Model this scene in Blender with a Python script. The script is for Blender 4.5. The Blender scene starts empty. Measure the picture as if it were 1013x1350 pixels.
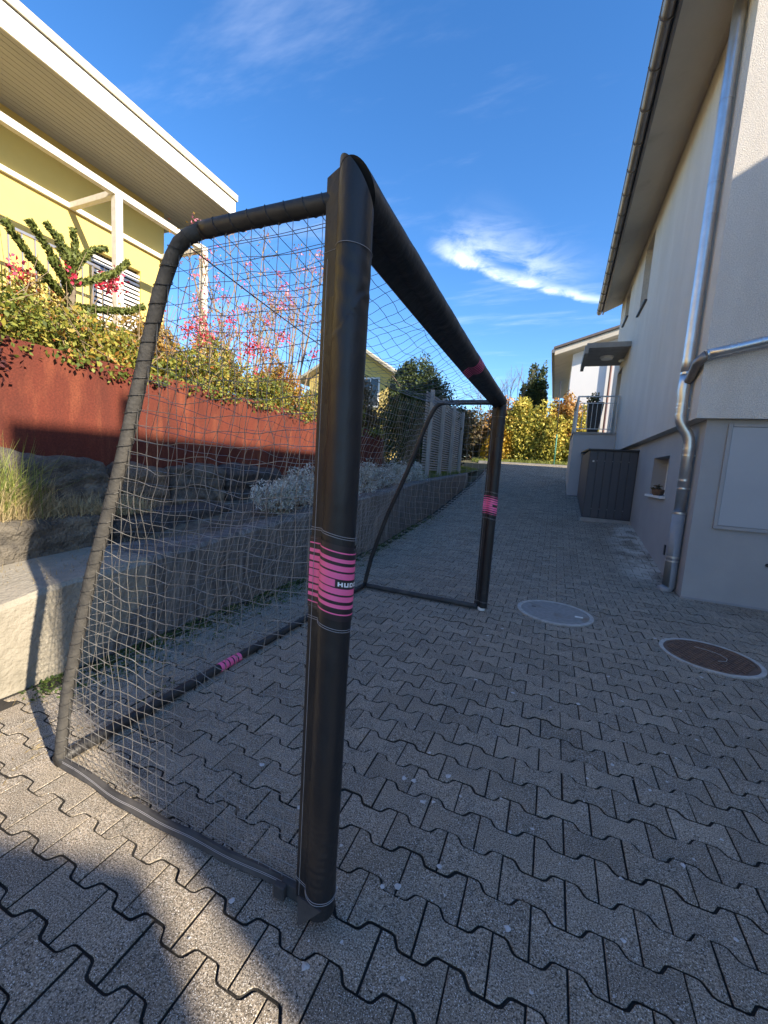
import bpy, bmesh, math, random
import numpy as np
from mathutils import Vector, Matrix, noise

S = bpy.context.scene
COL = S.collection
rnd = random.Random(7)
R = math.radians

# ------------------------------------------------------------------ camera
EYE = Vector((0.0, 0.0, 1.34))
FPX, WPX = 530.35, 1013.0
ROLL, PITCH, YAW = R(3.70), R(6.53), R(22.4)


def cam_dir(X, Y):
    a = X * math.cos(ROLL) + Y * math.sin(ROLL)
    b = -X * math.sin(ROLL) + Y * math.cos(ROLL)
    f = math.cos(PITCH) - math.sin(PITCH) * b
    z = -math.sin(PITCH) - math.cos(PITCH) * b
    s, c = math.sin(YAW), math.cos(YAW)
    return Vector((a * c - f * s, a * s + f * c, z))


fwd = cam_dir(0, 0)
right = cam_dir(1, 0) - fwd
down = cam_dir(0, 1) - fwd
cd = bpy.data.cameras.new('camera')
cd.sensor_fit = 'HORIZONTAL'
cd.sensor_width = 36.0
cd.lens = FPX / WPX * 36.0
cd.clip_start = 0.02
cd.clip_end = 1500
cam = bpy.data.objects.new('camera', cd)
COL.objects.link(cam)
m = Matrix((right.normalized(), (-down).normalized(), (-fwd).normalized())).transposed().to_4x4()
m.translation = EYE
cam.matrix_world = m
S.camera = cam

# ------------------------------------------------------------------ light, sky, exposure
SUN_EL = R(29.5)
TO_SUN = Vector((0.956, -0.292, 0)).normalized()
sd = bpy.data.lights.new('sun', 'SUN')
sd.energy = 5.0
sd.angle = R(0.55)
sd.color = (1.0, 0.87, 0.68)
sun = bpy.data.objects.new('sun', sd)
COL.objects.link(sun)
tosun = Vector((TO_SUN.x * math.cos(SUN_EL), TO_SUN.y * math.cos(SUN_EL), math.sin(SUN_EL)))
sun.rotation_euler = tosun.to_track_quat('Z', 'Y').to_euler()
sun.location = (8, -6, 12)

W = bpy.data.worlds.new('World')
S.world = W
W.use_nodes = True
wn, wl = W.node_tree.nodes, W.node_tree.links
wn.clear()
wout = wn.new('ShaderNodeOutputWorld')
bg = wn.new('ShaderNodeBackground')
sky = wn.new('ShaderNodeTexSky')
sky.sky_type = 'NISHITA'
sky.sun_disc = False
sky.sun_elevation = SUN_EL
sky.sun_rotation = math.atan2(TO_SUN.x, TO_SUN.y)
sky.altitude = 600
sky.air_density = 1.0
sky.dust_density = 0.35
sky.ozone_density = 2.5
bg.inputs['Strength'].default_value = 0.13


def wmath(op, a, b=None, c=None):
    n = wn.new('ShaderNodeMath')
    n.operation = op
    for i, v in enumerate((a, b, c)):
        if v is None:
            continue
        if isinstance(v, (int, float)):
            n.inputs[i].default_value = v
        else:
            wl.new(v, n.inputs[i])
    return n.outputs[0]


# a thin cirrus layer: position on the cloud plane = direction / height
geo = wn.new('ShaderNodeTexCoord')
sep = wn.new('ShaderNodeSeparateXYZ')
wl.new(geo.outputs['Generated'], sep.inputs[0])
zc = wmath('MAXIMUM', sep.outputs[2], 0.05)
cx = wmath('DIVIDE', sep.outputs[0], zc)
cy = wmath('DIVIDE', sep.outputs[1], zc)
comb = wn.new('ShaderNodeCombineXYZ')
wl.new(cx, comb.inputs[0])
wl.new(cy, comb.inputs[1])
nz = wn.new('ShaderNodeTexNoise')
nz.inputs['Scale'].default_value = 3.2
nz.inputs['Detail'].default_value = 7
nz.inputs['Roughness'].default_value = 0.62
nz.inputs['Distortion'].default_value = 0.6
wl.new(comb.outputs[0], nz.inputs['Vector'])
# streak runs from (-0.64,1.80) to (0.13,2.64) on the plane
L = math.hypot(0.77, 0.84)
ux, uy = 0.77 / L, 0.84 / L
dx = wmath('ADD', cx, 0.64)
dy = wmath('SUBTRACT', cy, 1.80)
t = wmath('ADD', wmath('MULTIPLY', dx, ux), wmath('MULTIPLY', dy, uy))
s_ = wmath('SUBTRACT', wmath('MULTIPLY', dx, uy), wmath('MULTIPLY', dy, ux))
warp = wmath('MULTIPLY', wmath('SUBTRACT', nz.outputs['Fac'], 0.5), 0.16)
# belly bends a little toward the horizon
bend = wmath('MULTIPLY', wmath('MULTIPLY', t, wmath('SUBTRACT', L, t)), -0.30)
s2 = wmath('ADD', wmath('SUBTRACT', s_, bend), warp)


def smooth(v, a, b):
    n = wn.new('ShaderNodeMapRange')
    n.interpolation_type = 'SMOOTHSTEP'
    n.inputs['From Min'].default_value = a
    n.inputs['From Max'].default_value = b
    wl.new(v, n.inputs['Value'])
    return n.outputs['Result']


core = wmath('MULTIPLY', wmath('MULTIPLY', smooth(s2, -0.05, 0.02), smooth(s2, 0.13, 0.0)), smooth(nz.outputs['Fac'], 0.25, 0.62))
ends = wmath('MULTIPLY', smooth(t, 0.0, 0.35), smooth(t, 1.5, 0.75))
core = wmath('MULTIPLY', core, ends)
veil = wmath('MULTIPLY', smooth(s2, -0.02, 0.08), smooth(s2, 0.5, 0.05))
veil = wmath('MULTIPLY', veil, wmath('MULTIPLY', smooth(t, -0.1, 0.3), smooth(t, 1.0, 0.5)))
veil = wmath('MULTIPLY', veil, smooth(nz.outputs['Fac'], 0.38, 0.75))
nz2 = wn.new('ShaderNodeTexNoise')
nz2.inputs['Scale'].default_value = 1.7
nz2.inputs['Detail'].default_value = 6
nz2.inputs['Roughness'].default_value = 0.6
mp2 = wn.new('ShaderNodeMapping')
mp2.inputs['Rotation'].default_value = (0, 0, R(40))
mp2.inputs['Scale'].default_value = (0.6, 2.0, 1)
wl.new(comb.outputs[0], mp2.inputs['Vector'])
wl.new(mp2.outputs[0], nz2.inputs['Vector'])
thin = wmath('MULTIPLY', smooth(nz2.outputs['Fac'], 0.52, 0.85), 0.16)
cloud = wmath('MINIMUM', wmath('ADD', wmath('ADD', wmath('MULTIPLY', core, 0.72), wmath('MULTIPLY', veil, 0.5)), thin), 0.95)
mixc = wn.new('ShaderNodeMix')
mixc.data_type = 'RGBA'
wl.new(cloud, mixc.inputs['Factor'])
hs = wn.new('ShaderNodeHueSaturation')
hs.inputs['Saturation'].default_value = 1.27
hs.inputs['Hue'].default_value = 0.505
hs.inputs['Value'].default_value = 0.95
wl.new(sky.outputs[0], hs.inputs['Color'])
wl.new(hs.outputs[0], mixc.inputs[6])
mixc.inputs[7].default_value = (6.6, 6.8, 7.2, 1)
wl.new(mixc.outputs[2], bg.inputs['Color'])
wl.new(bg.outputs[0], wout.inputs[0])

S.view_settings.view_transform = 'Standard'
S.view_settings.look = 'None'
S.view_settings.gamma = 1.0
S.view_settings.use_curve_mapping = False
S.view_settings.exposure = 1.35
S.cycles.max_bounces = 8
S.cycles.diffuse_bounces = 4


# ------------------------------------------------------------------ helpers
def wloc(o):
    v = Vector((0, 0, 0))
    while o:
        v += Vector(o.location)
        o = o.parent
    return v


class MB:
    def __init__(s):
        s.v, s.f, s.mi, s.t = [], [], [], []

    def add(s, vs, fs, mi=0, tone=0.5):
        b = len(s.v)
        s.v += [tuple(p) for p in vs]
        s.t += [tone] * len(vs)
        for f in fs:
            s.f.append(tuple(b + i for i in f))
            s.mi.append(mi)

    def box(s, a, b, mi=0, tone=0.5):
        x0, y0, z0 = [min(p, q) for p, q in zip(a, b)]
        x1, y1, z1 = [max(p, q) for p, q in zip(a, b)]
        s.add([(x0, y0, z0), (x1, y0, z0), (x1, y1, z0), (x0, y1, z0), (x0, y0, z1), (x1, y0, z1), (x1, y1, z1), (x0, y1, z1)],
              [(3, 2, 1, 0), (4, 5, 6, 7), (0, 1, 5, 4), (1, 2, 6, 5), (2, 3, 7, 6), (3, 0, 4, 7)], mi, tone)

    def hexa(s, p, mi=0, tone=0.5):
        s.add(p, [(3, 2, 1, 0), (4, 5, 6, 7), (0, 1, 5, 4), (1, 2, 6, 5), (2, 3, 7, 6), (3, 0, 4, 7)], mi, tone)

    def tube(s, path, r, n=8, caps=True, mi=0, tone=0.5, closed=False):
        P = [Vector(p) for p in path]
        N = len(P)
        rr = r if isinstance(r, (list, tuple)) else [r] * N
        vs, fs = [], []
        up = None
        for i in range(N):
            if closed:
                d = P[(i + 1) % N] - P[i - 1]
            else:
                d = P[min(i + 1, N - 1)] - P[max(i - 1, 0)]
            if d.length < 1e-9:
                d = Vector((0, 0, 1))
            d.normalize()
            if up is None:
                up = Vector((0, 0, 1)) if abs(d.z) < 0.9 else Vector((1, 0, 0))
            a = d.cross(up)
            if a.length < 1e-4:
                a = d.cross(Vector((0.3, 1, 0.2)))
            a.normalize()
            b = a.cross(d).normalized()
            up = b
            for k in range(n):
                th = 2 * math.pi * k / n
                vs.append(P[i] + (a * math.cos(th) + b * math.sin(th)) * rr[i])
        M = N if closed else N - 1
        for i in range(M):
            for k in range(n):
                i2 = (i + 1) % N
                fs.append((i * n + k, i * n + (k + 1) % n, i2 * n + (k + 1) % n, i2 * n + k))
        if caps and not closed:
            fs.append(tuple(range(n))[::-1])
            fs.append(tuple((N - 1) * n + k for k in range(n)))
        s.add(vs, fs, mi, tone)

    def bar(s, p, q, w, h, mi=0, up=(0, 0, 1)):
        p, q = Vector(p), Vector(q)
        d = (q - p).normalized()
        u = Vector(up)
        a = d.cross(u).normalized() * w / 2
        b = a.cross(d).normalized() * h / 2
        s.hexa([p - a - b, p + a - b, q + a - b, q - a - b, p - a + b, p + a + b, q + a + b, q - a + b], mi)

    def disc(s, c, r, z0, z1, n=40, mi=0):
        vs = [(c[0] + r * math.cos(2 * math.pi * k / n), c[1] + r * math.sin(2 * math.pi * k / n), z) for z in (z0, z1) for k in range(n)]
        fs = [tuple(range(n))[::-1], tuple(range(n, 2 * n))] + [(k, (k + 1) % n, n + (k + 1) % n, n + k) for k in range(n)]
        s.add(vs, fs, mi)

    def ring(s, c, r0, r1, z0, z1, n=48, mi=0):
        vs = []
        for r, z in ((r0, z0), (r0, z1), (r1, z1), (r1, z0)):
            vs += [(c[0] + r * math.cos(2 * math.pi * k / n), c[1] + r * math.sin(2 * math.pi * k / n), z) for k in range(n)]
        fs = []
        for j in range(4):
            j2 = (j + 1) % 4
            fs += [(j * n + k, j * n + (k + 1) % n, j2 * n + (k + 1) % n, j2 * n + k) for k in range(n)]
        s.add(vs, fs, mi)

    def build(s, name, mat, parent=None, smooth=False, bevel=0, fix=True):
        off = wloc(parent) if parent else Vector((0, 0, 0))
        me = bpy.data.meshes.new(name)
        me.from_pydata([(p[0] - off.x, p[1] - off.y, p[2] - off.z) for p in s.v], [], s.f)
        mats = mat if isinstance(mat, (list, tuple)) else [mat]
        for q in mats:
            me.materials.append(q)
        if len(mats) > 1:
            me.polygons.foreach_set('material_index', s.mi)
        at = me.attributes.new('tone', 'FLOAT', 'POINT')
        at.data.foreach_set('value', s.t)
        if fix:
            bm = bmesh.new()
            bm.from_mesh(me)
            bmesh.ops.recalc_face_normals(bm, faces=bm.faces)
            bm.to_mesh(me)
            bm.free()
        if smooth:
            me.polygons.foreach_set('use_smooth', [True] * len(me.polygons))
        me.update()
        o = bpy.data.objects.new(name, me)
        COL.objects.link(o)
        if parent:
            o.parent = parent
        if bevel:
            b = o.modifiers.new('bevel', 'BEVEL')
            b.width = bevel
            b.segments = 2
            b.limit_method = 'ANGLE'
        return o


def tag(o, label, cat, group=None):
    o['label'] = label
    o['category'] = cat
    if group:
        o['group'] = group
    return o


def thing(name, loc, label, cat, group=None):
    o = bpy.data.objects.new(name, None)
    o.empty_display_size = 0.2
    COL.objects.link(o)
    o.location = loc
    return tag(o, label, cat, group)


def kind(o, k):
    o['kind'] = k
    return o


def N1(x, y=0.0, z=0.0):
    return noise.noise(Vector((x, y, z)))


# ------------------------------------------------------------------ materials
def mat(name, c1, c2=None, scale=4.0, rough=0.8, bump=0.0, bscale=60.0, metal=0.0, detail=6, c3=None, c3scale=1.2,
        c3lo=0.55, c3hi=0.7, spec=0.4, stretch=None, tone=None, bdist=0.01, trans=0.0, fine=None):
    M = bpy.data.materials.new(name)
    M.use_nodes = True
    n, l = M.node_tree.nodes, M.node_tree.links
    p = n['Principled BSDF']
    p.inputs['Roughness'].default_value = rough
    p.inputs['Metallic'].default_value = metal
    p.inputs['Specular IOR Level'].default_value = spec
    tc = n.new('ShaderNodeTexCoord')
    vec = tc.outputs['Object']
    if stretch:
        mp = n.new('ShaderNodeMapping')
        mp.inputs['Scale'].default_value = stretch
        l.new(vec, mp.inputs['Vector'])
        vec = mp.outputs[0]

    def mixer(f, a, b):
        x = n.new('ShaderNodeMix')
        x.data_type = 'RGBA'
        l.new(f, x.inputs['Factor'])
        for sock, v in ((6, a), (7, b)):
            if isinstance(v, tuple):
                x.inputs[sock].default_value = (*v, 1)
            else:
                l.new(v, x.inputs[sock])
        return x.outputs[2]

    def nf(sc, lo, hi, v=vec, det=detail):
        t = n.new('ShaderNodeTexNoise')
        t.inputs['Scale'].default_value = sc
        t.inputs['Detail'].default_value = det
        t.inputs['Roughness'].default_value = 0.6
        l.new(v, t.inputs['Vector'])
        r = n.new('ShaderNodeMapRange')
        r.inputs['From Min'].default_value = lo
        r.inputs['From Max'].default_value = hi
        l.new(t.outputs['Fac'], r.inputs['Value'])
        return r.outputs[0]

    col = c1
    if tone:
        at = n.new('ShaderNodeAttribute')
        at.attribute_name = 'tone'
        cr = n.new('ShaderNodeValToRGB')
        els = cr.color_ramp.elements
        els[0].position, els[0].color = tone[0][0], (*tone[0][1], 1)
        els[1].position, els[1].color = tone[-1][0], (*tone[-1][1], 1)
        for pos, cc in tone[1:-1]:
            e = els.new(pos)
            e.color = (*cc, 1)
        l.new(at.outputs['Fac'], cr.inputs[0])
        col = cr.outputs[0]
    if c2:
        if tone:
            f = nf(scale, 0.3, 0.7)
            mm = n.new('ShaderNodeMix')
            mm.data_type = 'RGBA'
            mm.blend_type = 'MULTIPLY'
            mm.inputs['Factor'].default_value = 1
            l.new(col, mm.inputs[6])
            l.new(mixer(f, c1, c2), mm.inputs[7])
            col = mm.outputs[2]
        else:
            col = mixer(nf(scale, 0.3, 0.7), c1, c2)
    if c3:
        col = mixer(nf(c3scale, c3lo, c3hi), col, c3)
    if fine:
        f = nf(fine[0], 0.3, 0.7, tc.outputs['Object'], 3)
        mm = n.new('ShaderNodeMix')
        mm.data_type = 'RGBA'
        mm.blend_type = 'MULTIPLY'
        mm.inputs['Factor'].default_value = 1
        if isinstance(col, tuple):
            mm.inputs[6].default_value = (*col, 1)
        else:
            l.new(col, mm.inputs[6])
        lo, hi = fine[1], fine[2]
        l.new(mixer(f, (lo, lo, lo), (hi, hi, hi)), mm.inputs[7])
        col = mm.outputs[2]
    if isinstance(col, tuple):
        p.inputs['Base Color'].default_value = (*col, 1)
    else:
        l.new(col, p.inputs['Base Color'])
    if bump:
        t = n.new('ShaderNodeTexNoise')
        t.inputs['Scale'].default_value = bscale
        t.inputs['Detail'].default_value = 5
        l.new(vec if stretch else tc.outputs['Object'], t.inputs['Vector'])
        b = n.new('ShaderNodeBump')
        b.inputs['Strength'].default_value = bump
        b.inputs['Distance'].default_value = bdist
        l.new(t.outputs['Fac'], b.inputs['Height'])
        l.new(b.outputs[0], p.inputs['Normal'])
    if trans:
        tr = n.new('ShaderNodeBsdfTranslucent')
        if isinstance(col, tuple):
            tr.inputs['Color'].default_value = (*col, 1)
        else:
            l.new(col, tr.inputs['Color'])
        mx = n.new('ShaderNodeMixShader')
        mx.inputs['Fac'].default_value = trans
        l.new(p.outputs[0], mx.inputs[1])
        l.new(tr.outputs[0], mx.inputs[2])
        l.new(mx.outputs[0], n['Material Output'].inputs['Surface'])
    return M


M = {}
M['paver'] = mat('paver', (1.05, 1.0, 0.94), (0.72, 0.72, 0.72), scale=9, rough=0.9, bump=0.9, bscale=330, bdist=0.003, spec=0.15,
                 tone=[(0, (0.20, 0.175, 0.14)), (0.5, (0.255, 0.223, 0.178)), (1, (0.315, 0.274, 0.218))], fine=(210, 0.05, 2.1),
                 c3=(0.15, 0.122, 0.088), c3scale=1.3, c3lo=0.55, c3hi=0.85)
M['joint'] = mat('joint_sand', (0.018, 0.017, 0.016), (0.04, 0.036, 0.03), scale=14, rough=0.95, bump=0.6, bscale=200)
M['soil'] = mat('soil', (0.06, 0.05, 0.038), (0.2, 0.17, 0.125), scale=7, rough=0.95, bump=0.8, bscale=60, bdist=0.03)
M['ground'] = mat('ground_soil', (0.05, 0.06, 0.03), (0.10, 0.09, 0.06), scale=2, rough=0.95, bump=0.5, bscale=20)
M['pad'] = mat('black_vinyl', (0.012, 0.012, 0.014), (0.022, 0.021, 0.022), scale=6, rough=0.46, c3=(0.05, 0.047, 0.044), c3scale=7, c3lo=0.56, c3hi=0.85, bump=0.5, bscale=16, bdist=0.014, spec=0.42, stretch=(1, 1, 0.6))
M['band'] = mat('dark_band_vinyl', (0.028, 0.02, 0.025), rough=0.4, spec=0.5)
M['pink'] = mat('pink_print', (0.95, 0.17, 0.38), (0.9, 0.14, 0.33), scale=20, rough=0.45, spec=0.4)
M['white_print'] = mat('white_print', (0.85, 0.85, 0.85), rough=0.5)
M['thread'] = mat('pale_thread', (0.32, 0.31, 0.32), rough=0.8)
M['foam'] = mat('worn_grey_foam', (0.042, 0.04, 0.038), (0.085, 0.079, 0.071), scale=22, rough=0.85, bump=0.8, bscale=90, bdist=0.004)
M['tubeblack'] = mat('black_tube', (0.018, 0.018, 0.02), (0.04, 0.038, 0.036), scale=12, rough=0.5, bump=0.3, bscale=70, bdist=0.003)
M['cloth'] = mat('black_strap_cloth', (0.03, 0.03, 0.033), (0.075, 0.07, 0.065), scale=9, rough=0.7, bump=0.4, bscale=120, bdist=0.003)
M['net'] = mat('net_cord', (0.10, 0.095, 0.088), (0.24, 0.228, 0.205), scale=30, rough=0.38, spec=0.9)
M['conc_light'] = None
M['stone'] = mat('grey_stone', (0.16, 0.14, 0.11), (0.055, 0.05, 0.045), scale=9, rough=0.95, bump=1.0, bscale=40, bdist=0.03, c3=(0.29, 0.25, 0.18), c3scale=3, c3lo=0.56, c3hi=0.75)
M['stone_dark'] = mat('dark_stone', (0.085, 0.08, 0.075), (0.028, 0.028, 0.03), scale=9, rough=0.9, bump=1.0, bscale=36, bdist=0.03, c3=(0.14, 0.135, 0.13), c3scale=4, c3lo=0.58, c3hi=0.8)
M['stone_brown'] = mat('brown_stone', (0.2, 0.15, 0.10), (0.08, 0.065, 0.055), scale=9, rough=0.9, bump=1.0, bscale=40, bdist=0.03)
M['rust'] = mat('rusted_steel', (0.13, 0.026, 0.013), (0.08, 0.017, 0.010), scale=1.6, rough=0.85, bump=0.35, bscale=90, bdist=0.004, stretch=(6, 3, 0.7), c3=(0.19, 0.052, 0.024), c3scale=2.2, c3lo=0.5, c3hi=0.75, fine=(70, 0.7, 1.25))
M['yellow'] = mat('yellow_render', (0.68, 0.52, 0.165), (0.63, 0.48, 0.15), scale=2, rough=0.92, bump=0.35, bscale=120, bdist=0.004)
M['white'] = mat('white_paint', (0.80, 0.79, 0.76), (0.72, 0.71, 0.68), scale=3, rough=0.55)
M['offwhite'] = mat('weathered_white_wood', (0.62, 0.60, 0.55), (0.5, 0.47, 0.42), scale=14, rough=0.7, bump=0.2, bscale=60, bdist=0.004)
M['beige_flash'] = mat('beige_flashing', (0.52, 0.46, 0.32), (0.45, 0.40, 0.28), scale=4, rough=0.6)
M['soffit'] = mat('soffit_board', (0.385, 0.38, 0.36), (0.345, 0.34, 0.32), scale=3, rough=0.8, stretch=(3, 0.4, 1))
M['glass'] = mat('dark_glass', (0.03, 0.035, 0.04), rough=0.08, spec=0.8)
M['blind'] = mat('white_blind', (0.75, 0.74, 0.72), rough=0.6)
M['render_up'] = mat('rough_render', (0.73, 0.685, 0.625), (0.63, 0.59, 0.54), scale=1.3, rough=0.95, bump=1.0, bscale=130, bdist=0.010, fine=(110, 0.62, 1.25), stretch=(1.6, 1.6, 0.5), c3=(0.62, 0.56, 0.49), c3scale=0.8, c3lo=0.5, c3hi=0.8)
M['render_low'] = mat('grey_plinth_paint', (0.37, 0.365, 0.362), (0.315, 0.312, 0.312), scale=1.4, rough=0.8, bump=0.25, bscale=70, bdist=0.006)
M['panel_blue'] = mat('grey_panel_paint', (0.40, 0.41, 0.43), (0.365, 0.375, 0.395), scale=2, rough=0.55, bump=0.1, bscale=12, bdist=0.006)
M['soffit_grey'] = mat('eave_soffit', (0.60, 0.54, 0.45), (0.52, 0.47, 0.39), scale=1.5, rough=0.9, bump=0.2, bscale=60, c3=(0.28, 0.24, 0.18), c3scale=1.0, c3lo=0.6, c3hi=0.85)
M['zinc'] = mat('zinc', (0.66, 0.66, 0.66), (0.54, 0.54, 0.55), scale=9, rough=0.36, metal=0.9, bump=0.08, bscale=30, bdist=0.004)
M['zinc_old'] = mat('weathered_zinc', (0.30, 0.27, 0.25), (0.2, 0.18, 0.17), scale=5, rough=0.45, metal=0.7)
M['pvc'] = mat('grey_pvc', (0.29, 0.295, 0.31), (0.25, 0.255, 0.27), scale=6, rough=0.5)
M['tile'] = mat('roof_tile', (0.10, 0.085, 0.08), (0.16, 0.13, 0.12), scale=5, rough=0.85)
M['anthracite'] = mat('anthracite_board', (0.068, 0.072, 0.085), (0.058, 0.062, 0.075), scale=3, rough=0.5, bump=0.1, bscale=40, bdist=0.003)
M['dark'] = mat('dark_plastic', (0.02, 0.022, 0.028), (0.03, 0.032, 0.04), scale=6, rough=0.45)
M['steel'] = mat('steel', (0.38, 0.38, 0.40), rough=0.4, metal=0.8)
M['concrete'] = mat('concrete', (0.36, 0.345, 0.32), (0.27, 0.26, 0.245), scale=6, rough=0.92, bump=0.5, bscale=60, bdist=0.006)
M['cover'] = mat('steel_cover', (0.30, 0.29, 0.27), (0.2, 0.195, 0.185), scale=30, rough=0.7, bump=0.5, bscale=220, bdist=0.003, c3=(0.2, 0.16, 0.12), c3scale=5)
M['iron'] = mat('rusty_iron', (0.2, 0.12, 0.08), (0.11, 0.075, 0.06), scale=12, rough=0.75, bump=0.4, bscale=120, bdist=0.003)
M['white_wall'] = mat('white_render', (0.70, 0.70, 0.70), (0.66, 0.66, 0.67), scale=1, rough=0.9)
M['bark'] = mat('bark', (0.12, 0.09, 0.065), (0.2, 0.165, 0.12), scale=14, rough=0.9, bump=0.6, bscale=40)
M['stem'] = mat('pale_stem', (0.28, 0.22, 0.14), (0.2, 0.14, 0.09), scale=20, rough=0.9)
M['wood_old'] = mat('silver_wood', (0.44, 0.40, 0.355), (0.3, 0.27, 0.245), scale=9, rough=0.9, bump=0.4, bscale=60, stretch=(4, 4, 0.5))
M['rim'] = mat('pale_mortar', (0.50, 0.48, 0.44), (0.33, 0.31, 0.28), scale=25, rough=0.9, bump=0.4, bscale=90, bdist=0.004)
M['red_pole'] = mat('red_brown_pipe', (0.14, 0.06, 0.05), rough=0.5)
M['green_pole'] = mat('green_post', (0.05, 0.22, 0.16), rough=0.5)
M['wicker'] = mat('wicker', (0.22, 0.13, 0.08), (0.12, 0.07, 0.045), scale=60, rough=0.9, bump=0.8, bscale=150)
M['litter'] = mat('pale_flecks', (0.6, 0.6, 0.6), (0.4, 0.37, 0.33), scale=60, rough=0.8)
M['wire'] = mat('pale_wire', (0.36, 0.34, 0.31), rough=0.5)


def leafmat(name, tone, rough=0.55, trans=0.25):
    return mat(name, (1, 1, 1), tone=tone, rough=rough, trans=trans, spec=0.35)


LM = {
    'yellowgreen': leafmat('yellow_green_leaf', [(0, (0.045, 0.065, 0.015)), (0.3, (0.13, 0.17, 0.03)), (0.6, (0.30, 0.29, 0.05)), (0.82, (0.42, 0.26, 0.05)), (1, (0.38, 0.11, 0.04))]),
    'orange': leafmat('orange_leaf', [(0, (0.10, 0.09, 0.02)), (0.35, (0.28, 0.2, 0.035)), (0.7, (0.40, 0.2, 0.04)), (1, (0.36, 0.09, 0.03))]),
    'red': leafmat('red_flower', [(0, (0.40, 0.02, 0.04)), (0.6, (0.62, 0.035, 0.08)), (1, (0.7, 0.09, 0.18))]),
    'pinkf': leafmat('pink_flower', [(0, (0.5, 0.08, 0.18)), (0.6, (0.65, 0.2, 0.32)), (1, (0.7, 0.4, 0.45))]),
    'conifer': leafmat('dark_conifer_leaf', [(0, (0.02, 0.035, 0.012)), (0.5, (0.05, 0.075, 0.022)), (1, (0.10, 0.13, 0.035))], trans=0.1),
    'cypress': leafmat('cypress_leaf', [(0, (0.022, 0.04, 0.014)), (0.5, (0.05, 0.075, 0.022)), (1, (0.10, 0.12, 0.035))], trans=0.1),
    'hedge': leafmat('hedge_leaf', [(0, (0.10, 0.13, 0.03)), (0.35, (0.34, 0.34, 0.06)), (0.7, (0.62, 0.52, 0.10)), (1, (0.7, 0.46, 0.11))]),
    'gold': leafmat('golden_leaf', [(0, (0.22, 0.15, 0.02)), (0.5, (0.50, 0.33, 0.03)), (1, (0.62, 0.36, 0.03))]),
    'copper': leafmat('copper_leaf', [(0, (0.22, 0.13, 0.05)), (0.5, (0.50, 0.29, 0.08)), (1, (0.6, 0.3, 0.11))]),
    'lavender': leafmat('silver_leaf', [(0, (0.14, 0.15, 0.11)), (0.5, (0.46, 0.47, 0.40)), (1, (0.74, 0.73, 0.66))], trans=0.1),
    'grass': leafmat('grass_blade', [(0, (0.05, 0.09, 0.02)), (0.5, (0.14, 0.2, 0.04)), (1, (0.3, 0.3, 0.08))]),
    'dry': leafmat('dry_grass_blade', [(0, (0.16, 0.12, 0.06)), (0.5, (0.36, 0.28, 0.14)), (1, (0.52, 0.43, 0.25))]),
    'araucaria': leafmat('monkey_puzzle_scale', [(0, (0.03, 0.04, 0.012)), (0.5, (0.10, 0.125, 0.028)), (1, (0.25, 0.26, 0.06))], trans=0.05),
    'brown': leafmat('brown_green_leaf', [(0, (0.03, 0.035, 0.015)), (0.5, (0.09, 0.075, 0.03)), (1, (0.18, 0.11, 0.05))]),
    'moss': leafmat('moss_leaf', [(0, (0.03, 0.05, 0.015)), (0.5, (0.06, 0.10, 0.02)), (1, (0.12, 0.16, 0.04))]),
    'maroon': leafmat('dark_red_leaf', [(0, (0.03, 0.012, 0.015)), (1, (0.10, 0.03, 0.03))]),
}

NR = np.random.RandomState(11)


def leaves(name, material, parent, P, size, tone, aspect=0.5, up=0.25, N=None):
    """Many separate little leaves (bent diamonds) as one mesh part."""
    P = np.asarray(P, float)
    n = len(P)
    d = NR.normal(size=(n, 3)) if N is None else np.asarray(N, float) + 0.35 * NR.normal(size=(n, 3))
    d[:, 2] += up
    d /= np.linalg.norm(d, axis=1)[:, None]
    q = NR.normal(size=(n, 3))
    a = np.cross(d, q)
    a /= np.linalg.norm(a, axis=1)[:, None] + 1e-9
    b = np.cross(d, a)
    sz = (np.asarray(size) * NR.uniform(0.65, 1.3, n))[:, None]
    w = sz * aspect
    V = np.stack([P - d * sz * 0.5, P + a * w * 0.5 + b * w * 0.12, P + d * sz * 0.5, P - a * w * 0.5 + b * w * 0.12], 1).reshape(-1, 3)
    off = wloc(parent) if parent else Vector((0, 0, 0))
    V = V - np.array(off)
    me = bpy.data.meshes.new(name)
    me.vertices.add(4 * n)
    me.vertices.foreach_set('co', V.astype(np.float32).ravel())
    me.loops.add(4 * n)
    me.loops.foreach_set('vertex_index', np.arange(4 * n, dtype=np.int32))
    me.polygons.add(n)
    me.polygons.foreach_set('loop_start', np.arange(0, 4 * n, 4, dtype=np.int32))
    me.polygons.foreach_set('loop_total', np.full(n, 4, dtype=np.int32))
    me.update(calc_edges=True)
    at = me.attributes.new('tone', 'FLOAT', 'POINT')
    at.data.foreach_set('value', np.repeat(np.clip(tone, 0, 1), 4).astype(np.float32))
    me.materials.append(material)
    o = bpy.data.objects.new(name, me)
    COL.objects.link(o)
    if parent:
        o.parent = parent
    return o


def blob(c, r, n, clumps=14, shell=0.55, seed=0, clump_r=0.38):
    """Leaf positions in lumpy clumps spread through an ellipsoid."""
    rs = np.random.RandomState(seed)
    c, r = np.array(c, float), np.array(r, float)
    cc = rs.normal(size=(clumps, 3))
    cc /= np.linalg.norm(cc, axis=1)[:, None]
    cc *= rs.uniform(0.25, 0.78, (clumps, 1))
    k = rs.randint(0, clumps, n)
    d = rs.normal(size=(n, 3))
    d /= np.linalg.norm(d, axis=1)[:, None]
    rad = rs.uniform(shell, 1.0, n)[:, None] ** 0.6
    crs = rs.uniform(0.7, 1.25, clumps)[k][:, None]
    pts = cc[k] + d * rad * clump_r * crs
    tone = rs.normal(0.5, 0.2, n) + rs.normal(0, 0.14, clumps)[k]
    return c + pts * r, tone, d


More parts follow.
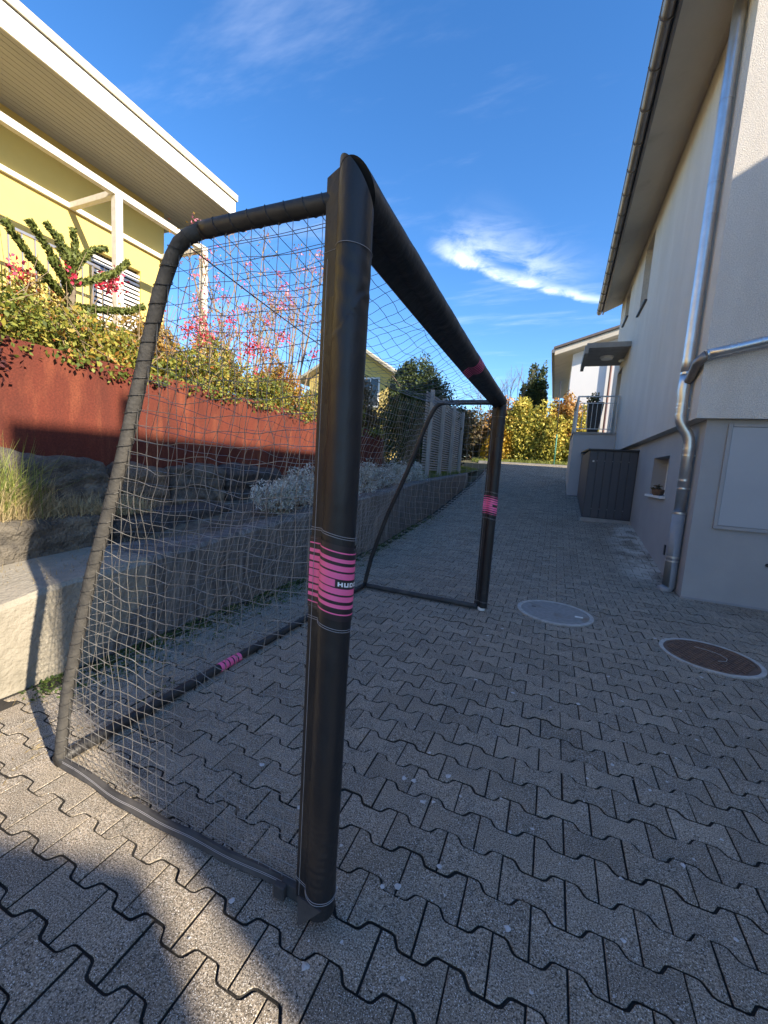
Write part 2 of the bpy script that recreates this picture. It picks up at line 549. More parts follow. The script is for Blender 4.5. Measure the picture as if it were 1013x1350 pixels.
# ------------------------------------------------------------------ terrain
def sstep(a, b, v):
    t = max(0.0, min(1.0, (v - a) / (b - a)))
    return t * t * (3 - 2 * t)


def G(x, y):
    yy = min(y, 20.2)
    if yy < 5.2:
        z = 0.0
    elif yy < 6.8:
        z = 0.145 * (yy - 5.2) ** 2 / 3.2
    else:
        z = 0.145 * (yy - 6.0)
    cf = sstep(6.0, 10.0, y) * (1 - 0.85 * sstep(13.5, 18.0, y))
    return z - 0.2 * cf * max(0.0, min(1.0, (1.5 - x) / 4.1))


def wt(y):
    return float(np.interp(y, [-4, 1.1, 1.35, 5.05, 8.3, 13.6, 16], [0.44, 0.49, 0.545, 0.827, 1.06, 1.27, 1.4]))


def gridmesh(name, xs, ys, fz, material):
    mb = MB()
    vs = [(x, y, fz(x, y)) for y in ys for x in xs]
    nx = len(xs)
    fs = [(j * nx + i, j * nx + i + 1, (j + 1) * nx + i + 1, (j + 1) * nx + i) for j in range(len(ys) - 1) for i in range(nx - 1)]
    mb.add(vs, fs)
    return mb.build(name, material)


xs = [-400, -120, -40, -15, -8, -5, -3.6, -2.7] + [-2.5 + 0.5 * i for i in range(14)] + [5, 7, 12, 40, 120, 400]
ys = [-200, -60, -20, -6, -2] + [0.5 * i for i in range(0, 44)] + [24, 30, 45, 80, 160, 400, 900]
kind(gridmesh('ground', xs, ys, lambda x, y: G(x, y) - 0.06, M['ground']), 'structure')

# jointing sand under the stones, 11 mm below their tops
jx = [-2.58 + 0.2 * i for i in range(36)]
jy = [-1.0 + 0.25 * i for i in range(79)]
kind(gridmesh('joint_sand', jx, jy, lambda x, y: G(x, y) - 0.008, M['joint']), 'structure')


def paving():
    A, B_ = 0.0825, 0.0495
    half = [(-0.1, A), (-0.070, A), (-0.060, A - 0.004), (-0.043, B_ + 0.004), (-0.033, B_), (0.033, B_), (0.043, B_ + 0.004), (0.060, A - 0.004), (0.070, A), (0.1, A)]
    out = half + [(x, -y) for x, y in reversed(half)]
    n = len(out)
    pts = np.array(out)

    def inset(d):
        q = []
        for i in range(n):
            p0, p1, p2 = pts[i - 1], pts[i], pts[(i + 1) % n]
            e1, e2 = p1 - p0, p2 - p1
            n1 = np.array([e1[1], -e1[0]]) / np.hypot(*e1)
            n2 = np.array([e2[1], -e2[0]]) / np.hypot(*e2)
            b = n1 + n2
            b /= np.hypot(*b)
            q.append(p1 + b * d / max(0.5, (b @ n1)))
        return np.array(q)

    o1, o2 = inset(0.0028), inset(0.0045)
    V, F, T, MI = [], [], [], []
    rs = np.random.RandomState(3)
    j0, j1 = -12, 134
    for j in range(j0, j1):
        cy = 1.162 + 0.132 * j
        for i in range(-16, 22):
            cx = 0.374 + 0.2 * i + (0.1 if j % 2 else 0.0)
            if cx < -2.5 or cx > 4.4:
                continue
            if cy > 5.7 and cx > 1.66:
                continue
            if cy > 9.4 and cx > 0.8 or cy > 12.2 and cx > 0.55:
                continue
            if cx < -2.1 - 0.03 * max(0, cy - 2) and rs.rand() < 0.0:
                continue
            skip = False
            for (mx, my, mr) in ((0.147, 4.25, 0.36), (1.286, 3.84, 0.345)):
                if (cx - mx) ** 2 + (cy - my) ** 2 < (mr - 0.125) ** 2:
                    skip = True
            if skip:
                continue
            dz = rs.normal(0, 0.0012)
            tx, ty = rs.normal(0, 0.008, 2)
            rot = rs.normal(0, 0.003)
            ca, sa = math.cos(rot), math.sin(rot)
            jx_, jy_ = rs.normal(0, 0.0006, 2)
            b = len(V)
            tn = float(np.clip(rs.normal(0.5, 0.2), 0, 1))
            for ring, zz in ((o2, 0.0), (o1, -0.0025), (o1, -0.03)):
                for px, py in ring:
                    X = cx + jx_ + px * ca - py * sa
                    Y = cy + jy_ + px * sa + py * ca
                    V.append((X, Y, G(X, Y) + zz + dz + tx * px + ty * py))
                    T.append(tn)
            F.append(tuple(b + k for k in range(n))[::-1])
            MI += [0] * (n + 1) + [1] * n
            for r in (0, 1):
                for k in range(n):
                    k2 = (k + 1) % n
                    F.append((b + r * n + k, b + r * n + k2, b + (r + 1) * n + k2, b + (r + 1) * n + k))
    mb = MB()
    mb.v, mb.f, mb.t = V, F, T
    mb.mi = MI
    return kind(mb.build('paving', [M['paver'], M['joint']]), 'structure')


def dust_patch(Mx):
    n, l = Mx.node_tree.nodes, Mx.node_tree.links
    p = n['Principled BSDF']
    old = p.inputs['Base Color'].links[0].from_socket
    tc = n.new('ShaderNodeTexCoord'); sp = n.new('ShaderNodeSeparateXYZ')
    l.new(tc.outputs['Object'], sp.inputs[0])

    def mr(v, a, b):
        q = n.new('ShaderNodeMapRange'); q.interpolation_type = 'SMOOTHSTEP'
        q.inputs['From Min'].default_value = a; q.inputs['From Max'].default_value = b
        l.new(v, q.inputs['Value'])
        return q.outputs[0]

    def mul(a, b):
        q = n.new('ShaderNodeMath'); q.operation = 'MULTIPLY'
        l.new(a, q.inputs[0]); l.new(b, q.inputs[1])
        return q.outputs[0]
    t = n.new('ShaderNodeTexNoise'); t.inputs['Scale'].default_value = 3.5; t.inputs['Detail'].default_value = 8
    l.new(tc.outputs['Object'], t.inputs['Vector'])
    f = mul(mul(mr(sp.outputs[0], 0.85, 1.35), mr(sp.outputs[1], 5.8, 6.6)), mul(mr(sp.outputs[1], 9.6, 8.9), mr(t.outputs['Fac'], 0.36, 0.62)))
    mx = n.new('ShaderNodeMix'); mx.data_type = 'RGBA'
    l.new(f, mx.inputs['Factor']); l.new(old, mx.inputs[6]); mx.inputs[7].default_value = (0.58, 0.53, 0.45, 1)
    l.new(mx.outputs[2], p.inputs['Base Color'])


def grains(Mx):
    n, l = Mx.node_tree.nodes, Mx.node_tree.links
    p = n['Principled BSDF']
    old = p.inputs['Base Color'].links[0].from_socket
    tc = n.new('ShaderNodeTexCoord')
    t = n.new('ShaderNodeTexNoise'); t.inputs['Scale'].default_value = 330; t.inputs['Detail'].default_value = 1
    l.new(tc.outputs['Object'], t.inputs['Vector'])
    q = n.new('ShaderNodeMapRange'); q.inputs['From Min'].default_value = 0.62; q.inputs['From Max'].default_value = 0.70
    l.new(t.outputs['Fac'], q.inputs['Value'])
    mx = n.new('ShaderNodeMix'); mx.data_type = 'RGBA'
    l.new(q.outputs[0], mx.inputs['Factor']); l.new(old, mx.inputs[6]); mx.inputs[7].default_value = (0.72, 0.69, 0.64, 1)
    l.new(mx.outputs[2], p.inputs['Base Color'])


grains(M['paver'])
dust_patch(M['paver'])
paving()

# pale kerb edge and grass strip at the end of the alley
mb = MB()
mb.box((-3.2, 18.62, 1.6), (2.2, 18.95, G(0, 18.7) + 0.03))
kind(mb.build('pavement_edge', M['concrete']), 'structure')


def bed_z(x, y):
    # ground of the raised garden left of the retaining wall
    w = wt(y)
    if x > -3.45:
        return w - 0.05 + (0.03 + 0.05 * (-2.75 - x) / 0.45) * sstep(2.2, 2.9, y)
    lo = max(0.79, w + 0.05)
    if x > -3.73:
        return lo
    if x > -3.84:
        return 1.15 if y < 5 else max(1.1, lo)
    hi = 1.95 + 0.06 * min(4, -3.82 - x)
    far = 1.22 + 0.05 * min(6, -3.82 - x) + 0.03 * max(0, y - 9)
    k = sstep(8.95, 9.3, y)
    return hi * (1 - k) + far * k


bx = [-60, -20, -8, -6, -5, -4.3, -3.90, -3.86, -3.85, -3.835, -3.74, -3.72, -3.6, -3.46, -3.44, -3.26, -3.0, -2.76]
by = [-30, -6] + [-3 + 0.25 * i for i in range(0, 92)] + [22, 30, 60]
kind(gridmesh('planting_bed', bx, by, bed_z, M['soil']), 'structure')


# ------------------------------------------------------------------ retaining wall with the old stain
def wall_material():
    Mx = mat('stained_concrete', (0.31, 0.28, 0.225), (0.21, 0.19, 0.15), scale=7, rough=0.95, bump=0.8, bscale=40, bdist=0.018, c3=(0.27, 0.24, 0.19), c3scale=2.2, c3lo=0.5, c3hi=0.75)
    n, l = Mx.node_tree.nodes, Mx.node_tree.links
    p = n['Principled BSDF']
    old = p.inputs['Base Color'].links[0].from_socket
    tc = n.new('ShaderNodeTexCoord')
    sp = n.new('ShaderNodeSeparateXYZ')
    l.new(tc.outputs['Object'], sp.inputs[0])
    # curved edge of the dark coating: further along the wall the higher up
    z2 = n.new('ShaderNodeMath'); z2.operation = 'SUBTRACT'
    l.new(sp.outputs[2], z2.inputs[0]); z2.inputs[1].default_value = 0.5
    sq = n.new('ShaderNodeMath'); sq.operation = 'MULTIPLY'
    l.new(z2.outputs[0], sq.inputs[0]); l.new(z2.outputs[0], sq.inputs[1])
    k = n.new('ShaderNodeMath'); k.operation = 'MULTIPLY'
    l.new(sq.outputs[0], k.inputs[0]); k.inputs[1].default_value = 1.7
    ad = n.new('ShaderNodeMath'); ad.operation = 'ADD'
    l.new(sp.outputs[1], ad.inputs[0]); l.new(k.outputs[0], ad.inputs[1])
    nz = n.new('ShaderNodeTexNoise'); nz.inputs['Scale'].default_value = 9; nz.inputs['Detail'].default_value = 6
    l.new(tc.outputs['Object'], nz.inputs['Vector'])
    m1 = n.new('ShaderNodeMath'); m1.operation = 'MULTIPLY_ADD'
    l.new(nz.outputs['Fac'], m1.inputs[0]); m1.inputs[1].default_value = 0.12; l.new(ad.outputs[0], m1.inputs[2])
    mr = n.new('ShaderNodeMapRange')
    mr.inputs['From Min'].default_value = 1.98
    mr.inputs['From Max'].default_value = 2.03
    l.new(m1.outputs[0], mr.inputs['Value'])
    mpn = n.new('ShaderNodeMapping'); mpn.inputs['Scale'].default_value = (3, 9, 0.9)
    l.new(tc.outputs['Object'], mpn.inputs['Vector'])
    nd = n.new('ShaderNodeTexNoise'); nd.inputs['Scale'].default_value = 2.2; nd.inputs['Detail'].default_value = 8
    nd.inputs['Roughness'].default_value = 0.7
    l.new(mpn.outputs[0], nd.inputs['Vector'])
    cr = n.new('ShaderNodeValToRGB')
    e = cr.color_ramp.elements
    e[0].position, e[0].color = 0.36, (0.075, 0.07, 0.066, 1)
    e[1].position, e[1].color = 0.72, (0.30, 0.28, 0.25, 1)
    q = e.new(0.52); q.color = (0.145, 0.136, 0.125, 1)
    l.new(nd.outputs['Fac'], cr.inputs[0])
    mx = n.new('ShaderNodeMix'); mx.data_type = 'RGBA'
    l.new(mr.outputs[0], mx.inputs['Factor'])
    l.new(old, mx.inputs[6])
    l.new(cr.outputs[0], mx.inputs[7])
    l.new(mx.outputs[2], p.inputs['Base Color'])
    return Mx


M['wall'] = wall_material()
mb = MB()
yy = [-6 + 0.12 * i for i in range(int(20.0 / 0.12))]
nrow = []
for y in yy:
    w = wt(y)
    n1 = 0.010 * N1(y * 3, 1.7)
    n2 = 0.010 * N1(y * 3, 9.1)
    xf = -2.56 - 0.02 * max(0, y - 8)
    nrow.append([(xf, y, G(-2.5, y) - 0.1), (xf + n1, y, w * 0.5), (xf + n2, y, w - 0.03 + n1), (xf - 0.025, y, w + n2), (xf - float(np.interp(y, [1.9, 2.7], [0.66, 0.22])), y, w + n1)])
for a, b in zip(nrow, nrow[1:]):
    for k in range(4):
        mb.add([a[k], b[k], b[k + 1], a[k + 1]], [(0, 1, 2, 3)])
last = nrow[-1]
mb.add(last + [(last[-1][0], last[0][1], last[0][2])], [(0, 1, 2, 3, 4, 5)])
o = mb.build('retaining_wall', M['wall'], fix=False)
bm = bmesh.new(); bm.from_mesh(o.data)
bmesh.ops.remove_doubles(bm, verts=bm.verts, dist=0.0005)
bmesh.ops.recalc_face_normals(bm, faces=bm.faces)
bm.to_mesh(o.data); bm.free()
tag(o, 'low concrete retaining wall along the left of the alley, pale at its near end and stained dark beyond', 'wall')


def rock(name, lo, hi, material, label, seed, rough=0.05, power=5.0):
    lo, hi = Vector(lo), Vector(hi)
    c, h = (lo + hi) / 2, (hi - lo) / 2
    bm = bmesh.new()
    bmesh.ops.create_cube(bm, size=2)
    bmesh.ops.subdivide_edges(bm, edges=bm.edges, cuts=27, use_grid_fill=True)
    for v in bm.verts:
        p = v.co.copy()
        ln = (abs(p.x) ** power + abs(p.y) ** power + abs(p.z) ** power) ** (1 / power)
        p = p / ln
        q = Vector((p.x * h.x, p.y * h.y, p.z * h.z))
        s = Vector((seed * 3.1, seed * 1.7, 0))
        nn = noise.fractal(q * 3.2 + s, 1.0, 2.0, 5) * rough + noise.noise(q * 1.3 + s) * rough * 1.2
        nn += 0.35 * rough * noise.fractal(q * 11 + s, 1.0, 2.0, 4)
        layer = 0.3 * rough * math.sin(q.z * 45 + 5 * noise.noise(q * 2 + s))
        d = Vector((p.x, p.y, p.z)).normalized()
        v.co = q + d * (nn + layer)
    me = bpy.data.meshes.new(name)
    base = Vector((c.x, c.y, lo.z))
    for v in bm.verts:
        v.co += c - base
    bm.to_mesh(me)
    bm.free()
    me.polygons.foreach_set('use_smooth', [True] * len(me.polygons))
    me.materials.append(material)
    o = bpy.data.objects.new(name, me)
    COL.objects.link(o)
    o.location = base
    return tag(o, label, 'stone', 'stone blocks of the garden terrace')


rock('stone_block', (-3.62, -1.5, 0.42), (-3.2, 0.62, 0.83), M['stone'], 'sunlit grey stone block on the wall ledge at the far left edge of the view', 1, 0.02, 9)
rock('stone_block', (-3.62, 0.65, 0.42), (-3.2, 2.12, 0.82), M['stone'], 'long grey stone block bearing the bent shadow of the goal frame', 2, 0.018, 9)
rock('stone_block', (-3.62, 2.16, 0.45), (-3.2, 3.5, 0.80), M['stone_dark'], 'dark stone block behind the net, on the ledge above the stained wall', 3, 0.03, 7)
rock('boulder', (-3.8, -1.1, 0.75), (-3.56, 1.18, 1.22), M['stone'], 'sunlit boulder half hidden by the tall grass tuft at the left edge', 4, 0.04, 6)
rock('boulder', (-3.82, 1.2, 0.74), (-3.55, 2.38, 1.27), M['stone'], 'big rounded boulder right of the grass tuft under the rust wall', 5, 0.035, 5)
rock('boulder', (-3.82, 2.42, 0.7), (-3.58, 2.95, 1.19), M['stone_brown'], 'brownish boulder seen through the net beside the slanting goal stay', 6, 0.04, 5)
rock('boulder', (-3.82, 2.98, 0.7), (-3.57, 3.72, 1.22), M['stone'], 'layered grey boulder behind the middle of the net', 7, 0.05, 6)
rock('boulder', (-3.82, 3.76, 0.72), (-3.57, 4.75, 1.2), M['stone_dark'], 'dark bluish boulder next to the silvery bush', 8, 0.04, 6)

# ------------------------------------------------------------------ rusted steel wall
def rust_panel(y0, y1, x, label, seam=None):
    t = thing('rusted_steel_wall', (x, y0, 1.0), label, 'wall')
    mb = MB()
    mb.box((x, y0, 1.0), (x - 0.012, y1, 2.105))
    mb.build('steel_sheet', M['rust'], t)
    mb = MB()
    mb.box((x - 0.012, y0, 2.075), (x - 0.10, y1, 2.102))
    mb.build('folded_rim', M['rust'], t)
    return t


rust_panel(-5, 2.74, -3.8, 'sunlit rust-red steel retaining wall left of the slanting goal stay')
rust_panel(2.77, 8.94, -3.812, 'rust-red steel retaining wall seen through the net, running back to the dark tree')

# ------------------------------------------------------------------ the goal
X0, Y0, Y1, ZC = -0.508, 0.93, 3.92, 2.0
XB, XG = -1.11, -1.79            # back of the top bar; ground bar
goal = thing('football_goal', (X0, Y0, 0), 'large portable football goal with black padded posts and pink bands on the alley paving', 'goal')


def profile(R0=0.044, fl=0.082, n=34, rot=0.0):
    pts = []
    a0 = R(160)
    for k in range(n):
        th = -a0 + 2 * a0 * k / (n - 1)
        pts.append((R0 * math.cos(th), R0 * math.sin(th)))
    pts += [(-fl * 0.75, 0.010), (-fl, 0.0045), (-fl, -0.0045), (-fl * 0.75, -0.010)]
    if rot:
        c, s = math.cos(rot), math.sin(rot)
        pts = [(x * c - y * s, x * s + y * c) for x, y in pts]
    return pts


PR = profile()
NP = len(PR)


def wrinkle(th, z, seed):
    k = 0.0012 * N1(math.cos(th) * 1.5 + seed, math.sin(th) * 1.5, z * 6)
    low = math.exp(-((z - 0.20) / 0.11) ** 2)
    top = math.exp(-((z - 1.78) / 0.12) ** 2)
    u = th + 1.05
    sag = 1.2 * u + 0.9 * u * u
    ph = z * 300 + 2.6 * sag + seed + 4 * N1(z * 5, seed, th * 0.6)
    k += 0.0011 * low * math.sin(ph) * max(0.0, math.cos(u * 0.8)) * (0.6 + 0.8 * N1(z * 9, seed + 2, th))
    k += 0.0007 * low * math.sin(ph * 0.53 + 1.3) * max(0.0, math.cos(u * 0.8))
    ph = z * 110 + 3.2 * u + 2 * N1(z * 5, seed + 4)
    k += 0.0009 * top * math.sin(ph) * max(0.0, math.cos(u * 0.7))
    dz = z - (1.70 + 0.055 * math.tanh(1.6 * u))
    k += 0.0026 * math.exp(-(dz / 0.007) ** 2) * max(0.0, math.cos(u * 0.9)) - 0.002 * math.exp(-((dz - 0.012) / 0.008) ** 2) * max(0.0, math.cos(u * 0.9))
    dz = z - (0.62 + 0.25 * u)
    k += 0.0008 * math.exp(-(dz / 0.02) ** 2) + 0.0008 * math.exp(-((z - 1.35 + 0.2 * u) / 0.025) ** 2)
    return k


def post(y, far, seed):
    zs = [0.03 + 0.0035 * i for i in range(130)] + [0.485 + 0.011 * i for i in range(103)] + [1.618 + 0.0035 * i for i in range(70)]
    mb = MB()
    rings = []
    for z in zs:
        ring = []
        for px, py in PR:
            th = math.atan2(py, px)
            r = math.hypot(px, py)
            kk = 1 + wrinkle(th, z, seed) / 0.044 if r < 0.05 else 1
            ring.append((X0 + px * kk, y + py * kk, z))
        rings.append(ring)
    sg = 1 if far else -1
    for f in (0.3, 0.6, 1.0):
        ring = []
        for px, py in PR:
            zt = ZC + sg * py - 0.9 * max(px, -0.036)
            z = 1.86 + (zt - 1.86) * f
            ring.append((X0 + px, y + py, z))
        rings.append(ring)
    vs = [p for r in rings for p in r]
    fs = []
    for i in range(len(rings) - 1):
        for k in range(NP):
            k2 = (k + 1) % NP
            fs.append((i * NP + k, i * NP + k2, (i + 1) * NP + k2, (i + 1) * NP + k))
    fs.append(tuple(range(NP)))
    fs.append(tuple((len(rings) - 1) * NP + k for k in range(NP))[::-1])
    mb.add(vs, fs)
    o = mb.build('post', M['pad'], goal, smooth=True)
    md = o.modifiers.new('edges', 'EDGE_SPLIT')
    md.split_angle = R(50)

    def sleeve(z0, z1, grow, mb2, mi=0, wob=0.0):
        vs, fs = [], []
        for z in (z0, z1):
            for px, py in PR:
                th = math.atan2(py, px)
                r = math.hypot(px, py)
                g = (r + grow) / r
                zz = z + wob * (0.010 * math.cos(th + 2.6) - 0.003)
                vs.append((X0 + px * g, y + py * g, zz))
        for k in range(NP):
            k2 = (k + 1) % NP
            fs.append((k, k2, NP + k2, NP + k))
        mb2.add(vs, fs, mi)

    # striped pink band; its stripes are print on one sleeve
    zc = 1.034
    mb2 = MB()
    edges = [(-0.100, -0.0835, 0), (-0.0835, -0.080, 1), (-0.080, -0.066, 0), (-0.066, -0.056, 1), (-0.056, -0.0475, 0), (-0.0475, -0.0335, 1), (-0.0335, -0.0285, 0),
             (-0.0285, -0.0125, 1), (-0.0125, -0.0095, 0), (-0.0095, 0.0095, 1), (0.0095, 0.0125, 0), (0.0125, 0.0285, 1), (0.0285, 0.0335, 0), (0.0335, 0.0475, 1),
             (0.0475, 0.056, 0), (0.056, 0.066, 1), (0.066, 0.080, 0), (0.080, 0.0835, 1), (0.0835, 0.100, 0)]
    for a, b, c in edges:
        sleeve(zc + a, zc + b, 0.0035, mb2, c, 1.0)
    band = mb2.build('striped_band', [M['band'], M['pink']], o, smooth=True)
    md = band.modifiers.new('edges', 'EDGE_SPLIT'); md.split_angle = R(50)
    # name patch with block letters, wrapped round the band
    RR = 0.044 + 0.0042
    th0 = R(-60)
    wob = lambda th: 0.010 * math.cos(th + 2.6) - 0.003

    def patch(mbx, ta, tb, za, zb, rad):
        nseg = max(2, int(abs(tb - ta) / R(4)) + 1)
        vs, fs = [], []
        for i in range(nseg + 1):
            th = ta + (tb - ta) * i / nseg
            for zz in (za, zb):
                vs.append((X0 + rad * math.cos(th), y + rad * math.sin(th), zc + wob(th) + zz))
        for i in range(nseg):
            fs.append((2 * i, 2 * i + 2, 2 * i + 3, 2 * i + 1))
        mbx.add(vs, fs)

    if not far:
        mp = MB()
        patch(mp, th0 - R(6), th0 + R(140), -0.0108, 0.0108, RR)
        pt = mp.build('name_patch', M['band'], band, fix=False)
        ml = MB()
        L_ = {'H': [(0, .3, 0, 1), (.7, 1, 0, 1), (.3, .7, .36, .64)], 'U': [(0, .3, 0, 1), (.7, 1, 0, 1), (.3, .7, 0, .27)],
              'D': [(0, .3, 0, 1), (.72, 1, .12, .88), (.3, .85, 0, .25), (.3, .85, .75, 1)], 'O': [(0, .28, .1, .9), (.72, 1, .1, .9), (.12, .88, 0, .25), (.12, .88, .75, 1)],
              'R': [(0, .3, 0, 1), (.72, 1, .5, .95), (.3, .9, .75, 1), (.3, .9, .36, .58), (.68, 1, 0, .38)], 'A': [(0, .3, 0, .85), (.7, 1, 0, .85), (.12, .88, .75, 1), (.3, .7, .26, .48)]}
        wl_, gap = R(16.5), R(20.5)
        for i, ch in enumerate('HUDORA'):
            s0 = th0 + R(2) + gap * i
            for (u0, u1, v0, v1) in L_[ch]:
                patch(ml, s0 + wl_ * u0, s0 + wl_ * u1, -0.0058 + 0.0116 * v0, -0.0058 + 0.0116 * v1, RR + 0.0006)
        ml.build('lettering', M['white_print'], band, fix=False)
    else:
        mp = MB()
        patch(mp, R(-80), R(-15), -0.0095, 0.0095, RR)
        mp.build('name_patch', M['band'], band, fix=False)
    # stitch lines
    ms = MB()
    for zz, wb in ((zc + 0.118, 1), (zc + 0.124, 1), (zc + 0.094, 1), (zc - 0.094, 1), (zc - 0.124, 1), (zc - 0.130, 1), (0.085, 0.3), (0.092, 0.3), (1.858, 0.6)):
        path = []
        for px, py in PR:
            th = math.atan2(py, px); r = math.hypot(px, py)
            g = (r + 0.002) / r
            if r < 0.05:
                g += wrinkle(th, zz, seed) / 0.044
            path.append((X0 + px * g, y + py * g, zz + wb * (0.010 * math.cos(th + 2.6) - 0.003)))
        ms.tube(path, 0.0008, 4, closed=True)
    ms.tube([(X0 - 0.066, y - 0.0135, z) for z in zs[::9]], 0.0008, 4)
    ms.build('stitching', M['thread'], o)
    # loose hem flap at the foot
    mf = MB()
    if not far:
        mf.add([(X0 - 0.05, y - 0.045, 0.085), (X0 + 0.03, y - 0.048, 0.08), (X0 - 0.035, y - 0.062, 0.012), (X0 - 0.05, y - 0.040, 0.085), (X0 + 0.03, y - 0.043, 0.08), (X0 - 0.035, y - 0.056, 0.012)],
               [(0, 1, 2), (3, 5, 4), (0, 2, 5, 3), (1, 4, 5, 2), (0, 3, 4, 1)])
        mf.build('hem_flap', M['cloth'], o)
    else:
        mf.disc((X0 - 0.01, y - 0.005), 0.036, 0.004, 0.034, 20)
        mf.build('foot_cap', M['white'], o)
    return o


post(Y0, False, 1.0)
post(Y1, True, 5.0)

# crossbar pad with its hanging welt
PC = profile(0.045, 0.088, 34, R(52))
mb = MB()
rings = []
for i in range(91):
    f = i / 90
    ring = []
    for px, pz in PC:
        th = math.atan2(pz, px)
        r = math.hypot(px, pz)
        oz = pz
        ys_ = Y0 - max(-0.046, min(0.046, oz))
        ye_ = Y1 + max(-0.046, min(0.046, oz))
        y = ys_ + (ye_ - ys_) * f
        k = 1 + (0.0016 * N1(math.cos(th) * 1.2, math.sin(th) * 1.2, y * 5) + 0.0012 * N1(th, y * 14)) / 0.044 if r < 0.05 and 0 < i < 90 else 1
        ring.append((X0 + px * k, y, ZC + oz * k - 0.012 * math.sin(math.pi * f)))
    rings.append(ring)
vs = [p for r in rings for p in r]
fs = []
for i in range(90):
    for k in range(NP):
        k2 = (k + 1) % NP
        fs.append((i * NP + k, i * NP + k2, (i + 1) * NP + k2, (i + 1) * NP + k))
fs += [tuple(range(NP)), tuple(90 * NP + k for k in range(NP))[::-1]]
mb.add(vs, fs)
cb = mb.build('crossbar', M['pad'], goal, smooth=True)
md = cb.modifiers.new('edges', 'EDGE_SPLIT'); md.split_angle = R(50)
mb = MB()
for yb in (2.42,):
    for k in range(6):
        a, b = yb + 0.03 * k, yb + 0.03 * k + 0.014
        vs, fs = [], []
        for y in (a, b):
            for px, pz in PC:
                r = math.hypot(px, pz); g = (r + 0.0025) / r
                vs.append((X0 + px * g, y, ZC + pz * g - 0.012 * math.sin(math.pi * (y - Y0) / (Y1 - Y0))))
        for k_ in range(NP):
            k2 = (k_ + 1) % NP
            fs.append((k_, k2, NP + k2, NP + k_))
        mb.add(vs, fs)
mb.build('striped_band', M['pink'], cb, smooth=True)


def stay_path(y):
    pts = [(X0 - 0.04, ZC - 0.01), (-0.67, 1.992), (-0.80, 1.993), (-0.93, 1.993), (-1.02, 1.992), (-1.075, 1.985), (-1.115, 1.968), (-1.145, 1.935), (-1.17, 1.89), (-1.2, 1.83), (-1.25, 1.69),
           (-1.291, 1.572), (-1.388, 1.292), (-1.48, 1.06), (-1.565, 0.856), (-1.65, 0.60), (-1.73, 0.34), (-1.775, 0.12), (-1.79, 0.03)]
    return [(x, y, z) for x, z in pts]


XS = [(-1.79, 0.0), (-1.775, 0.12), (-1.73, 0.34), (-1.65, 0.60), (-1.565, 0.856), (-1.48, 1.06), (-1.388, 1.292), (-1.291, 1.572), (-1.25, 1.69), (-1.17, 1.89), (-1.11, 1.99), (-1.11, 2.1)]
XSZ, XSX = [p[1] for p in XS], [p[0] for p in XS]


def stay_x(z):
    return float(np.interp(z, XSZ, XSX))


def fine_path(path, step=0.02):
    out = []
    for a, b in zip(path, path[1:]):
        a, b = Vector(a), Vector(b)
        n = max(1, int((b - a).length / step))
        for k in range(n):
            out.append(a.lerp(b, k / n))
    out.append(Vector(path[-1]))
    return out


for far, y in ((False, 0.945), (True, Y1)):
    fp = fine_path(stay_path(y), 0.03)
    mb = MB()
    i_b = next(i for i, p in enumerate(fp) if p.x < -1.0)
    mb.tube(fp[:i_b + 1], 0.023, 14)
    o1 = mb.build('top_bar', M['tubeblack'], goal, smooth=True)
    mb = MB()
    mb.tube(fp[i_b:], [0.0218 + 0.0014 * N1(p.z * 20, y) for p in fp[i_b:]], 14)
    st = mb.build('slanting_stay', M['foam'] if not far else M['tubeblack'], goal, smooth=True)
    # cord lacing the net to the frame
    ml = MB()
    fp2 = fine_path(stay_path(y), 0.006)
    path, acc = [], 0
    for i, p in enumerate(fp2[4:-3]):
        ph = i * 0.006 / 0.058 * 2 * math.pi + 0.7 * N1(i * 0.02)
        d = (fp2[i + 6] - fp2[i + 3]).normalized()
        a = Vector((0, 1, 0))
        b = d.cross(a).normalized()
        path.append(p + (a * math.cos(ph) + b * math.sin(ph)) * 0.0242)
    ml.tube(path, 0.0013, 5)
    ml.build('lacing_cord', M['tubeblack'], st)

# ground bar at the back with a small pink band
mb = MB()
mb.tube([(XG, 0.93 + 0.1 * i, 0.028 + 0.002 * N1(i * 0.7)) for i in range(31)], 0.026, 14)
gb = mb.build('ground_bar', M['tubeblack'], goal, smooth=True)
mb = MB()
for k in range(5):
    mb.tube([(XG, 1.82 + 0.037 * k, 0.028), (XG, 1.82 + 0.037 * k + 0.026, 0.028)], 0.0278, 14)
mb.build('striped_band', M['pink'], gb)
